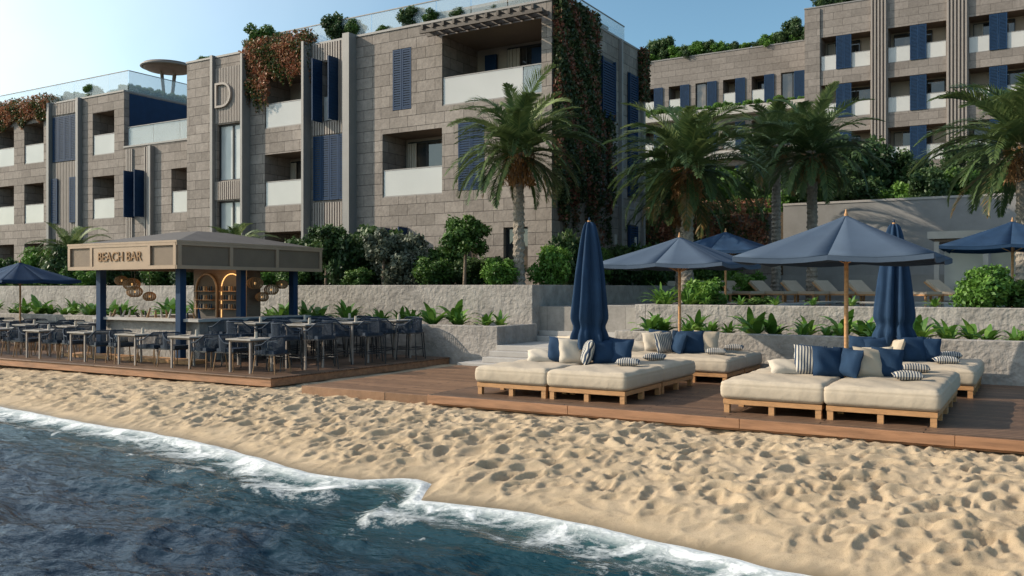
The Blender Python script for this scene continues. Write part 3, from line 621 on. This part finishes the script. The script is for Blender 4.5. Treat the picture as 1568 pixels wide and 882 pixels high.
def daybed_meshes(w,d,s):
    g=MB()
    g.box(-w/2+.02,w/2-.02,-d/2+.02,-d/2+.08,.13,.20,'teak'); g.box(-w/2+.02,w/2-.02,d/2-.08,d/2-.02,.13,.20,'teak')
    g.box(-w/2+.02,-w/2+.08,-d/2+.08,d/2-.08,.13,.20,'teak'); g.box(w/2-.08,w/2-.02,-d/2+.08,d/2-.08,.13,.20,'teak')
    for i in range(9): yy=-d/2+.12+i*(d-.3)/8; g.box(-w/2+.08,w/2-.08,yy,yy+.07,.16,.19,'teak')
    for sx_ in (-1,0,1):
        for sy in (-1,0,1):
            if sx_==0 and sy==0: continue
            px=sx_*(w/2-.07); py=sy*(d/2-.07); g.box(px-.04,px+.04,py-.04,py+.04,0,.129,'teak')
    return g.mesh('frame'),[softbox(w+.02,d+.02,.20,.49,'cream',seed=s+q) for q in range(2)]
def pillow_mesh(w,h,t,mat):
    n=12; vs=[];fs=[]
    for s in (1,-1):
        for i in range(n+1):
            for j in range(n+1):
                x=-1+2*i/n; y=-1+2*j/n; f=max(0,(1-x**4)*(1-y**4))**.55; pinch=1-.12*(1-abs(x*y))*(abs(x)**3+abs(y)**3)*.5
                vs.append((x*w/2*pinch+.006*math.sin(y*7+x*3),s*t/2*f*(1+.12*math.sin(x*5+y*4)),y*h/2*pinch))
    for s in (0,1):
        o=s*(n+1)**2
        for i in range(n):
            for j in range(n):
                q=(o+i*(n+1)+j,o+(i+1)*(n+1)+j,o+(i+1)*(n+1)+j+1,o+i*(n+1)+j+1); fs.append(q if s==0 else q[::-1])
    g=MB(); g.poly(vs,fs,mat,True); return g.mesh('pillow')
PM={k:pillow_mesh(.5,.5,.2,k) for k in ('navyd','white','cream','stripe')}; PL=pillow_mesh(.5,.28,.14,'stripe'); PL2=pillow_mesh(.5,.34,.16,'white')
for (a,b_,c,d,open_,seed) in ((-8.5,-5.64,12.88,16.15,0,1),(-8.0,-5.15,16.6,19.0,1,2),(-4.1,-1.15,12.85,16.1,1,3),(-3.85,-.95,16.6,19.0,0,4)):
    w=(b_-a)/2-.02; d_=(d-c)/2-.02; fm,cms=daybed_meshes(w,d_,seed*5); cxx,cyy=(a+b_)/2,(c+d)/2; k=0
    random.seed(seed*11)
    for i in (-1,1):
        for j_ in (-1,1):
            k+=1
            Eb=empty('daybed',(cxx+i*(w/2+.01),cyy+j_*(d_/2+.01),0)); inst('frame',fm,(0,0,0),parent=Eb); inst('cushion',cms[k%2],(0,0,0),parent=Eb)
    seq=['navyd','navyd','white','stripe','navyd','navyd','cream','navyd']
    off=[(-.50,-.16,.3),(-.20,-.26,.7),(.12,-.26,-.9),(.36,-.12,.5),(.60,-.02,.2),(-.55,.24,3.0),(-.05,.28,3.5),(.45,.25,2.9)]
    for q,(dx,dy,ro) in enumerate(off):
        inst('pillow',PM[seq[(q+seed)%8]],(cxx+dx,cyy+dy*1.25,.71),ro+random.uniform(-.25,.25),random.uniform(.85,1.05),tilt=(-.30,random.uniform(-.1,.1)))
    inst('pillow',PL2,(cxx-.85,cyy-.30,.60),.5,1,tilt=(-1.0,0)); inst('pillow',PL,(cxx+.95,cyy-.45,.575),.3,.85,tilt=(-1.45,0)); inst('pillow',PL,(cxx+.9,cyy+.9,.575),.2,.85,tilt=(-1.45,0))

# ------------------------------------------------------------ chairs and tables
def chair_mesh(seat,name):
    g=MB(); w,d=.28,.26; hb=.36
    for sx_,sy in ((-1,-1),(1,-1),(-1,1),(1,1)): g.tube((sx_*(w+.02),sy*(d+.02),0),(sx_*w*.93,sy*d*.9,seat-.02),.014,'rattan' if seat<.6 else 'dark',seg=6)
    if seat>.6:
        for yy in (-d,d): g.tube((-w,yy,.27),(w,yy,.27),.01,'dark',seg=5)
        for xx in (-w,w): g.tube((xx,-d,.27),(xx,d,.27),.01,'dark',seg=5)
    g.box(-w,w,-d,d,seat-.03,seat,'dark'); g.box(-w+.02,w-.02,-d+.02,d-.04,seat+.001,seat+.07,'rope')
    pts=[]
    for t in np.linspace(-1,1,19):
        a=t*math.pi*.5; x=(w+.03)*math.sin(a) if abs(t)<.999 else (w+.03)*t; y=(d+.02)*(math.cos(a)*1.15-.15)
        zz=seat+hb-(.16*max(0,abs(t)-.55)/.45)
        pts.append((x,y,zz))
    pts=[(pts[0][0],-d*.8,pts[0][2]-.02)]+pts+[(pts[-1][0],-d*.8,pts[-1][2]-.02)]
    for p,q in zip(pts,pts[1:]): g.tube(p,q,.016,'rope',seg=6,caps=False)
    for p in (pts[0],pts[-1]): g.tube(p,(p[0]*.95,p[1],seat-.02),.013,'rope',seg=6)
    for k in range(1,len(pts)-1):
        p=pts[k]; q=pts[k+1] if k+1<len(pts) else p
        for f in (0,.5):
            x=p[0]+(q[0]-p[0])*f; y=p[1]+(q[1]-p[1])*f; zz=p[2]+(q[2]-p[2])*f
            g.tube((x,y,zz),(x*.93,min(y,d*.95),seat-.01),.008,'rope',seg=4,caps=False)
    return g.mesh(name)
CH=chair_mesh(.43,'dining_chair'); ST=chair_mesh(.70,'bar_stool')
def table_mesh(h,w,name):
    g=MB(); g.box(-w,w,-w,w,h-.03,h,'table'); g.box(-w+.05,w-.05,-w+.05,w-.05,h-.07,h-.031,'brown')
    for a in (-1,1):
        for c in (-1,1): g.box(a*(w-.07)-.02,a*(w-.07)+.02,c*(w-.07)-.02,c*(w-.07)+.02,0,h-.071,'slat')
    g.tube((.1,.05,h),(.1,.05,h+.14),.04,'white',r2=.03); g.lathe((-.15,-.1,h),[(.001,.01),(.12,.012),(.13,.02)],'white',14)
    return g.mesh(name)
TB=table_mesh(.74,.38,'dining_table'); TH=table_mesh(1.02,.36,'high_table')
random.seed(5)
def j(a): return random.uniform(-a,a)
tabs=[(-15.0-1.95*i,13.75) for i in range(10)]+[(-24.5-2.1*i,15.6) for i in range(6)]+[(-24.2-2.1*i,17.4) for i in range(6)]
for x,y in tabs:
    inst('dining_table',TB,(x,y,0),j(.05))
    for s in (-1,1):
        inst('dining_chair',CH,(x+s*.62,y+j(.05),0),-s*math.pi/2+j(.25))
        if random.random()<.6: inst('pillow',PL,(x+s*.66,y,.60),math.pi/2,.8,tilt=(-.2,0))
    if y>15: inst('dining_chair',CH,(x,y-.62,0),math.pi+j(.3))
for x,y in ((-16.3,15.1),(-16.4,16.7),(-16.3,18.3),(-14.6,15.0),(-14.6,16.6),(-14.6,18.3)):
    inst('high_table',TH,(x,y,0),j(.05))
    for s,(dx,dy,r_) in enumerate(((-.55,0,math.pi/2),(.55,0,-math.pi/2),(0,-.58,math.pi),(0,.58,0))):
        if s==3 and y<16: continue
        inst('bar_stool',ST,(x+dx+j(.05),y+dy+j(.05),0),r_+j(.25))
for i in range(5): inst('bar_stool',ST,(-17.55+j(.04),15.2+i*.78,0),-math.pi/2+j(.3))
def lounger():
    g=MB(); g.box(-.33,.33,-.95,.35,.26,.31,'teak')
    for a in (-.28,.28):
        for c in (-.85,.75): g.box(a-.03,a+.03,c-.03,c+.03,0,.259,'teak')
    T=Matrix.Translation((0,.35,.31))@Matrix.Rotation(math.radians(35),4,'X'); g.box(-.33,.33,0,.75,-.05,0,'teak',T); g.box(-.31,.31,.02,.73,.002,.09,'cream',T)
    g.box(-.31,.31,-.93,.33,.312,.40,'cream'); return g.mesh('sun_lounger')
LM=lounger()
for i in range(6): inst('sun_lounger',LM,(-12.0+i*1.15,33.0,1.33),.9+j(.1))
for i in range(3): inst('sun_lounger',LM,(-5+i*1.3,32.3,1.33),.9+j(.1))

# ------------------------------------------------------------ palms
def palm_parts(seed,nf,Lf,th,r0=.16):
    rg=np.random.default_rng(seed); VV=[];QQ=[];SS=[];o=0
    for i in range(nf):
        a=i*2.39996+rg.uniform(-.3,.3); q=(i+.5)/nf
        e0=math.radians(86-112*q**.85+rg.uniform(-10,10)); bend=math.radians(rg.uniform(62,108)*(1-.25*q)); Lx=Lf*rg.uniform(.8,1.12)*(1 if q<.8 else .8)
        n=40; t=np.linspace(0,1,n); e=e0-bend*t**1.35; a2=a+rg.uniform(-.3,.3)*t
        dx=np.cos(e)*np.cos(a2); dy=np.cos(e)*np.sin(a2); dz=np.sin(e); T=np.stack([dx,dy,dz],1)
        P=np.cumsum(T,0)*Lx/n; P+=np.array([math.cos(a)*.12,math.sin(a)*.12,.05-.35*q])
        S=np.stack([-np.sin(a2),np.cos(a2),0*t],1)
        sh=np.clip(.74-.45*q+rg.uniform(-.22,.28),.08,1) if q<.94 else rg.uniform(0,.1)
        w=(.024*(1-t)+.007)[:,None]
        A=P-S*w; B=P+S*w; V=np.stack([A,B],1).reshape(-1,3); Q=np.array([[2*k,2*k+1,2*k+3,2*k+2] for k in range(n-1)])
        VV.append(V);QQ.append(Q+o);SS.append(np.full(len(V),min(1,sh+.3)));o+=len(V)
        m=42; tt=np.linspace(.08,.995,m)+rg.uniform(-.006,.006,m); tt=np.clip(tt,0,1)
        tw=rg.uniform(-.25,.25)
        for s in (-1,1):
            Pi=np.stack([np.interp(tt,t,P[:,k]) for k in range(3)],1); Ti=np.stack([np.interp(tt,t,T[:,k]) for k in range(3)],1)
            Si=np.stack([np.interp(tt,t,S[:,k]) for k in range(3)],1)*s; Ui=np.cross(Ti,Si); Ui*=np.sign((Ui*np.array([0,0,1])).sum(1))[:,None]
            ll=Lx*.20*np.clip(np.sin(np.pi*(tt*.86+.12))**.6,.25,1)*rg.uniform(.8,1.12,m)
            f=.75+.8*tt
            d=Si*1.0+Ti*f[:,None]+Ui*(rg.uniform(.25,.6,m)+s*tw)[:,None]; d/=np.linalg.norm(d,axis=1)[:,None]
            mid=Pi+d*ll[:,None]*.5; d2=d+np.array([0,0,-.3]); d2/=np.linalg.norm(d2,axis=1)[:,None]; tip=mid+d2*ll[:,None]*.5
            wd=np.cross(d,Ui+.4*Si); wd/=np.linalg.norm(wd,axis=1)[:,None]+1e-9; wd=wd*.023*(Lx/2.2)
            V=np.stack([Pi-wd*.4,Pi+wd*.4,mid+wd,mid-wd,tip+wd*.1,tip-wd*.1],1).reshape(-1,3)
            b0=np.arange(m)*6; Q=np.concatenate([np.stack([b0,b0+1,b0+2,b0+3],1),np.stack([b0+3,b0+2,b0+4,b0+5],1)])
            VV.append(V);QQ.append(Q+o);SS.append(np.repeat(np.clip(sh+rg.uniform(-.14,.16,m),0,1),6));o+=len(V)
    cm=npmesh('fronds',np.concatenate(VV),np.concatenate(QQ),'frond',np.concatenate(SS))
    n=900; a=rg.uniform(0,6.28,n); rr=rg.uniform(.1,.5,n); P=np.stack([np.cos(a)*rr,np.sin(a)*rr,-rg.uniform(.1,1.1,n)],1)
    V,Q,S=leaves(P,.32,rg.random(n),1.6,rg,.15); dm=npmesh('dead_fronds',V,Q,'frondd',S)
    g=MB(); seg=14; vs=[]; rings=int(th/.09)
    for i in range(rings+1):
        t=i/rings; zz=-th+th*t; R=r0*(1.25-.25*min(1,t*6))*(1-.12*t); R*=1.10 if i%2 else .94
        if t>.86: R*=1+.9*(t-.86)/.14
        for k in range(seg): an=2*math.pi*(k+.5*(i%2))/seg; q=R*(1+.06*rg.normal()); vs.append((q*math.cos(an),q*math.sin(an),zz))
    g.poly(vs,[(i*seg+k,i*seg+(k+1)%seg,(i+1)*seg+(k+1)%seg,(i+1)*seg+k) for i in range(rings) for k in range(seg)],'trunk',False)
    return cm,dm,g.mesh('trunk')
def palm(x,y,zb,zc,Lf,nf,seed,r0=.17,lean=(0,0)):
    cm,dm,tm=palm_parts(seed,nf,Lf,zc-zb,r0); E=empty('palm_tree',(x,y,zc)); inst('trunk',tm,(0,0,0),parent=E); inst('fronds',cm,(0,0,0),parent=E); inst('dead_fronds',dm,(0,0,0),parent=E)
palm(-13.7,23.2,1.85,6.1,2.5,84,1,.17); palm(-9.7,27,1.3,5.8,2.75,90,2,.2); palm(-9.8,38.4,1.3,8.0,2.7,64,3,.2)
palm(-7.35,34,1.3,6.95,2.65,84,4,.2); palm(-.45,30,1.3,6.1,3.0,88,5,.22); palm(-11.2,30.5,1.3,5.2,2.2,56,8,.2)
palm(-37,23.5,1.85,3.3,1.9,44,6,.16); palm(-27.3,24.2,1.85,3.3,1.7,44,7,.14)

# ------------------------------------------------------------ shrubs and trees
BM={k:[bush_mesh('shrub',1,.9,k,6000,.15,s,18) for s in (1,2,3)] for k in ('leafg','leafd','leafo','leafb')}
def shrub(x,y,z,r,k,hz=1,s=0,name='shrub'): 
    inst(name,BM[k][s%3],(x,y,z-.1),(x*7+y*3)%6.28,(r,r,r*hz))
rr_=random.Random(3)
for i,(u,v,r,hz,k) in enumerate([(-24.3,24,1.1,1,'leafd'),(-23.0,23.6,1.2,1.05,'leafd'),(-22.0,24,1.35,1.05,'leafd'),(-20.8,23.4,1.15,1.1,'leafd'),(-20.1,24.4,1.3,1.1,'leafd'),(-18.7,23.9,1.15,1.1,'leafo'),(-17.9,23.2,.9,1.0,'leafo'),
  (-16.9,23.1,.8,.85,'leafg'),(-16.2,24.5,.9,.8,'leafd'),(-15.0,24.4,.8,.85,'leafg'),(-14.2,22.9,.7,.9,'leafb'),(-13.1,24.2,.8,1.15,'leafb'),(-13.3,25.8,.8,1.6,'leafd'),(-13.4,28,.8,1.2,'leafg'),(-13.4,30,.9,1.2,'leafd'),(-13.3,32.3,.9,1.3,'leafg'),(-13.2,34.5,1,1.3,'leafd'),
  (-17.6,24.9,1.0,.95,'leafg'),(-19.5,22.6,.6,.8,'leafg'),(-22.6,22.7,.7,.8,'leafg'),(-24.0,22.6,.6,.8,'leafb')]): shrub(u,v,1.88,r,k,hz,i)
for i in range(30):
    u=-25.3-i*1.1; shrub(u,23+rr_.uniform(-.5,1.2),1.88,rr_.uniform(.7,1.1),rr_.choice(['leafg','leafd','leafb','leafd']),rr_.uniform(.8,1.15),i)
for i in range(20): shrub(-34-i*1.3,22.4,1.88,.65,'leafb',.8,i,'hedge')
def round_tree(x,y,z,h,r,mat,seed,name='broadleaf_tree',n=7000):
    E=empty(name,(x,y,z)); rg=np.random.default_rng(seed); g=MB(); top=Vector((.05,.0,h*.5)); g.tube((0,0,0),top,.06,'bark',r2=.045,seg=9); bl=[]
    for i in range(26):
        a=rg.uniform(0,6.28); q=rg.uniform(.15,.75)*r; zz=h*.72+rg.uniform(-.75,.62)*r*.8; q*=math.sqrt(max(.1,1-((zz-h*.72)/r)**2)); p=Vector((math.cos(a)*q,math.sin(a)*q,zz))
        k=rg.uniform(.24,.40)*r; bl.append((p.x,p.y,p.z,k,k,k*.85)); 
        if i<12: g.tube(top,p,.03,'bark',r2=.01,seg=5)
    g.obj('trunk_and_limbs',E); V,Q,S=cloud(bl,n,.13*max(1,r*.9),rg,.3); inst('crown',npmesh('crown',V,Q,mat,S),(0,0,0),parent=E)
round_tree(-15.5,22.9,1.85,2.35,.85,'leafg',5)
round_tree(-21.3,22.9,1.85,2.3,.8,'leafd',6); round_tree(-18.6,22.7,1.85,2.0,.7,'leafo',7)
for i,(u,v,r,hz,k,zz) in enumerate([(-8.0,23.4,.72,.8,'leafb',1.33),(-1.1,22.4,.78,.85,'leafb',1.4),(-.4,22.7,.6,.8,'leafg',1.4),(-9.9,34,.9,.9,'leafb',1.33),(-12,35,1.1,1.1,'leafg',1.33),(-12,38,1.4,1.2,'leafb',1.33),(-6.6,24,.5,.5,'leafg',1.33)]): shrub(u,v,zz,r,k,hz,i)
for i in range(34): shrub(-11+i*.95+rr_.uniform(-.3,.3),43.6+rr_.uniform(-.5,1.5),5.4,rr_.uniform(.8,1.4),rr_.choice(['leafg','leafb','leafd','leafb']),rr_.uniform(.8,1.2),i)
for i in range(12): shrub(-22+i*1.4,47+rr_.uniform(-1,1),5.2,rr_.uniform(1.4,2.3),rr_.choice(['leafg','leafb','leafd']),rr_.uniform(1,1.4),i)
for x,y,h in ((-9.5,46,4.2),(-12.5,46.5,5),(-6,47,3.2),(-3,46,3)): round_tree(x,y,5.3,h,1.6,'leafd',int(h*10),n=6000)
for i,(u,v,r,hz) in enumerate([(-28.9,27.2,.9,1.0),(-27.7,27.2,.65,.9),(-26.4,27.3,.55,.75),(-24.7,27.3,.8,1.0),(-23.9,27.4,.6,.9),(-21.0,27.4,.7,.85),(-19.9,27.4,.6,.65),(-18.7,27.5,.55,.6),(-14.9,27.5,.95,1.4),(-15.7,28.0,.9,1.3),(-22.3,27.4,.45,.55),(-17.2,27.5,.45,.55),(-33,27.5,.5,.6),(-31.6,27.5,.4,.5)]): shrub(u,v,11.95 if u>-30 else 12.15,r,'leafd' if i%2 else 'leafg',hz,i)
for i in range(18): shrub(-41.0-i*1.2,28.8+rr_.uniform(0,.5),11.85,rr_.uniform(.4,.7),'leafg',.85,i)
for i in range(10): shrub(-40.6,29.4+i*.7,11.8,.55,'leafg',.9,i)
for i in range(14): shrub(-27.5+i*.95,68.6,20.3,rr_.uniform(.5,1.1),'leafd' if i%2 else 'leafb',rr_.uniform(.6,1.1),i)
for u in (-27.6,-26.5,-16.2,-13,-12,-10.5,-2,-1): shrub(u,65.2 if u>-14 else 69,21.4 if u>-14 else 20.4,1.2,'leafd',1.2,int(-u))
for i in range(24): shrub(-33+i*.8,67.55,15.7,rr_.uniform(.4,.6),'leafb',.9,i)
def rosette(seed,n=15,Lr=.5,w=.075):
    rg=np.random.default_rng(seed); VV=[];QQ=[];SS=[];o=0
    for i in range(n):
        a=i*2.4+rg.uniform(-.2,.2); e0=rg.uniform(.5,1.35); bend=rg.uniform(.8,1.7); Lx=Lr*rg.uniform(.7,1.2); m=7; p=np.zeros(3); pts=[]
        for k in range(m):
            t=k/(m-1); e=e0-bend*t*t; d=np.array([math.cos(e)*math.cos(a),math.cos(e)*math.sin(a),math.sin(e)]); s=np.array([-math.sin(a),math.cos(a),0])*w*(math.sin(math.pi*min(.97,.12+t*.85)))**.8
            pts+= [p-s+np.array([0,0,.3*abs(s).max()]),p+s]; p=p+d*Lx/(m-1)
        VV.append(np.array(pts)); QQ.append(np.array([[2*k,2*k+1,2*k+3,2*k+2] for k in range(m-1)])+o); SS.append(np.full(2*m,rg.uniform(.2,1))); o+=2*m
    return np.concatenate(VV),np.concatenate(QQ),np.concatenate(SS)
RM=[npmesh('tropical_plant',*[rosette(s,n,l,w)[q] for q in (0,1)],'leafb',rosette(s,n,l,w)[2]) for s,n,l,w in ((1,16,.55,.07),(2,20,.42,.05),(3,12,.65,.10),(4,26,.6,.03))]
for i in range(26): inst('tropical_plant',RM[rr_.choice([0,1,2,0])],(-8.1+i*.5+rr_.uniform(-.2,.2),19.8+rr_.uniform(-.1,.5),.74),rr_.uniform(0,6),rr_.uniform(.6,1.15))
for i in range(18): inst('tropical_plant',RM[rr_.choice([0,1,2,2])],(-8.1+i*.7+rr_.uniform(-.2,.2),20.9+rr_.uniform(-.2,.2),.72),rr_.uniform(0,6),rr_.uniform(.7,1.3))
for i in range(64): inst('tropical_plant',RM[rr_.choice([0,1,2,0])],(-12.8-i*.48+rr_.uniform(-.2,.2),20.1+rr_.uniform(-.2,.7),.78),rr_.uniform(0,6),rr_.uniform(.8,1.35))
for i in range(5): inst('tropical_plant',RM[3],(-8.4+rr_.uniform(-.6,.6),22.6+rr_.uniform(-.3,.6),1.33),rr_.uniform(0,6),1.3)
for i in range(8): inst('tropical_plant',RM[0],(-7.5+i*.9,22.3,1.4),rr_.uniform(0,6),.5)
# ------------------------------------------------------------ creepers
def creeper_front(name,x0,x1,y,zt,zb,n,mat,strands=14,seed=1,top=.35,size=.13,lo=.5):
    rg=np.random.default_rng(seed); x=rg.uniform(x0,x1,n); prof=np.interp(x,np.linspace(x0,x1,strands),rg.uniform(lo,1,strands))
    t=rg.random(n)**.9*prof; z=zt-(zt-zb)*t; yy=y-rg.uniform(.02,.36,n)*(1.1-t)
    P=np.stack([x,yy,z],1); P[:n//6,2]=zt+rg.uniform(0,top,n//6); P[:n//6,1]=y+rg.uniform(-.3,.5,n//6)
    sh=np.clip(.52+.3*np.sin(x*3+z*2.2)*.8+rg.normal(0,.22,n),0,1)
    V,Q,S=leaves(P,size,sh,.4,rg,.6); o=D.objects.new(name,npmesh(name,V,Q,mat,S)); sc.collection.objects.link(o)
creeper_front('flowering_creeper',-29.4,-25.6,26.66,12.0,10.15,10500,'creep',18,1,.45,.12,.55)
creeper_front('flowering_creeper',-29.3,-27.9,26.66,10.7,9.1,1500,'creep',10,4,.1,.11,.2)
creeper_front('flowering_creeper',-56,-45.9,27.98,12.0,10.4,14000,'creep',24,2,.4,.13,.5)
creeper_front('flowering_creeper',-23,-10.5,39.98,5.5,2.6,12000,'creep',30,3,.4,.16)
rg=np.random.default_rng(5); n=24000
y=rg.uniform(26.72,30.0,n); pr=np.interp(y,np.linspace(26.7,30,16),rg.uniform(.62,.95,16)); t=rg.random(n)**.9*pr; z=12.05-8.3*t; x=X1+rg.uniform(.02,.35,n)
n2=7500; st=rg.uniform(26.8,31.8,24); k=rg.integers(0,24,n2); ln=rg.uniform(4.2,7.6,24); zz=8.6-(rg.random(n2)*ln[k]*.72); y2=st[k]+rg.normal(0,.06,n2)
P=np.concatenate([np.stack([x,y,z],1),np.stack([X1+rg.uniform(.03,.22,n2),y2,zz],1)])
sh=np.clip(.45+.3*np.sin(P[:,1]*4+P[:,2]*3)+rg.normal(0,.25,len(P)),0,1)
V,Q,S=leaves(P,.15,sh,.4,rg,.6); o=D.objects.new('wall_creeper',npmesh('wall_creeper',V,Q,'creepd',S)); sc.collection.objects.link(o)
rg=np.random.default_rng(6); n=2500; P=np.stack([X1+rg.uniform(.03,.3,n),rg.uniform(34.2,34.9,n),11.9-rg.random(n)**.8*2.2],1)
V,Q,S=leaves(P,.14,rg.random(n),.4,rg,.6); o=D.objects.new('wall_creeper',npmesh('wall_creeper',V,Q,'creepd',S)); sc.collection.objects.link(o)

# ------------------------------------------------------------ light, sky, camera
el=math.radians(28); sd=Vector((-.90,-.44,0)).normalized(); sdir=Vector((sd.x*math.cos(el),sd.y*math.cos(el),math.sin(el)))
sl=D.lights.new('sun','SUN'); sl.energy=5.0; sl.angle=math.radians(.5); sl.color=(1,.87,.69); so=D.objects.new('sun',sl); sc.collection.objects.link(so)
so.rotation_euler=sdir.to_track_quat('Z','Y').to_euler()
w=D.worlds.new('World'); sc.world=w; w.use_nodes=True; nt=w.node_tree; bg=nt.nodes['Background']
sky=N(nt,'ShaderNodeTexSky',sky_type='NISHITA'); sky.sun_disc=False; sky.sun_elevation=el; sky.sun_rotation=math.atan2(sd.x,sd.y); sky.air_density=1.0; sky.dust_density=.6; sky.ozone_density=1.6
tc=N(nt,'ShaderNodeTexCoord'); dt=N(nt,'ShaderNodeVectorMath',operation='DOT_PRODUCT'); L(nt,tc.outputs['Generated'],dt.inputs[0]); dt.inputs[1].default_value=sdir
mxx=N(nt,'ShaderNodeMath',operation='MAXIMUM'); L(nt,dt.outputs['Value'],mxx.inputs[0]); mxx.inputs[1].default_value=0
pw=N(nt,'ShaderNodeMath',operation='POWER'); L(nt,mxx.outputs[0],pw.inputs[0]); pw.inputs[1].default_value=2.6
cap=N(nt,'ShaderNodeMath',operation='MINIMUM'); L(nt,pw.outputs[0],cap.inputs[0]); cap.inputs[1].default_value=.34
cn=N(nt,'ShaderNodeTexNoise'); cn.inputs['Scale'].default_value=3; cn.inputs['Detail'].default_value=6; L(nt,tc.outputs['Generated'],cn.inputs['Vector'])
cm_=N(nt,'ShaderNodeMapRange'); cm_.inputs[1].default_value=.3; cm_.inputs[2].default_value=.7; cm_.inputs[3].default_value=11.0; cm_.inputs[4].default_value=19.0; L(nt,cn.outputs[0],cm_.inputs[0])
mu=N(nt,'ShaderNodeMath',operation='MULTIPLY'); L(nt,cap.outputs[0],mu.inputs[0]); L(nt,cm_.outputs[0],mu.inputs[1])
tint=N(nt,'ShaderNodeMix',data_type='RGBA',blend_type='MULTIPLY'); tint.inputs[0].default_value=1; L(nt,sky.outputs[0],tint.inputs[6]); tint.inputs[7].default_value=(.95,1.16,1.12,1)
hz=N(nt,'ShaderNodeVectorMath',operation='SCALE'); hz.inputs[0].default_value=(1,.95,.86); L(nt,mu.outputs[0],hz.inputs['Scale'])
ad=N(nt,'ShaderNodeVectorMath',operation='ADD'); L(nt,tint.outputs[2],ad.inputs[0]); L(nt,hz.outputs[0],ad.inputs[1])
L(nt,ad.outputs[0],bg.inputs[0]); bg.inputs[1].default_value=.14
cam=D.cameras.new('camera'); co=D.objects.new('camera',cam); sc.collection.objects.link(co); sc.camera=co
cam.sensor_width=36; cam.lens=31.0; cam.clip_end=6000; cam.clip_start=.05; co.location=(0,0,1.85); co.rotation_euler=(math.radians(90),0,math.radians(31))
sc.view_settings.view_transform='Standard'; sc.view_settings.look='None'; sc.view_settings.exposure=0
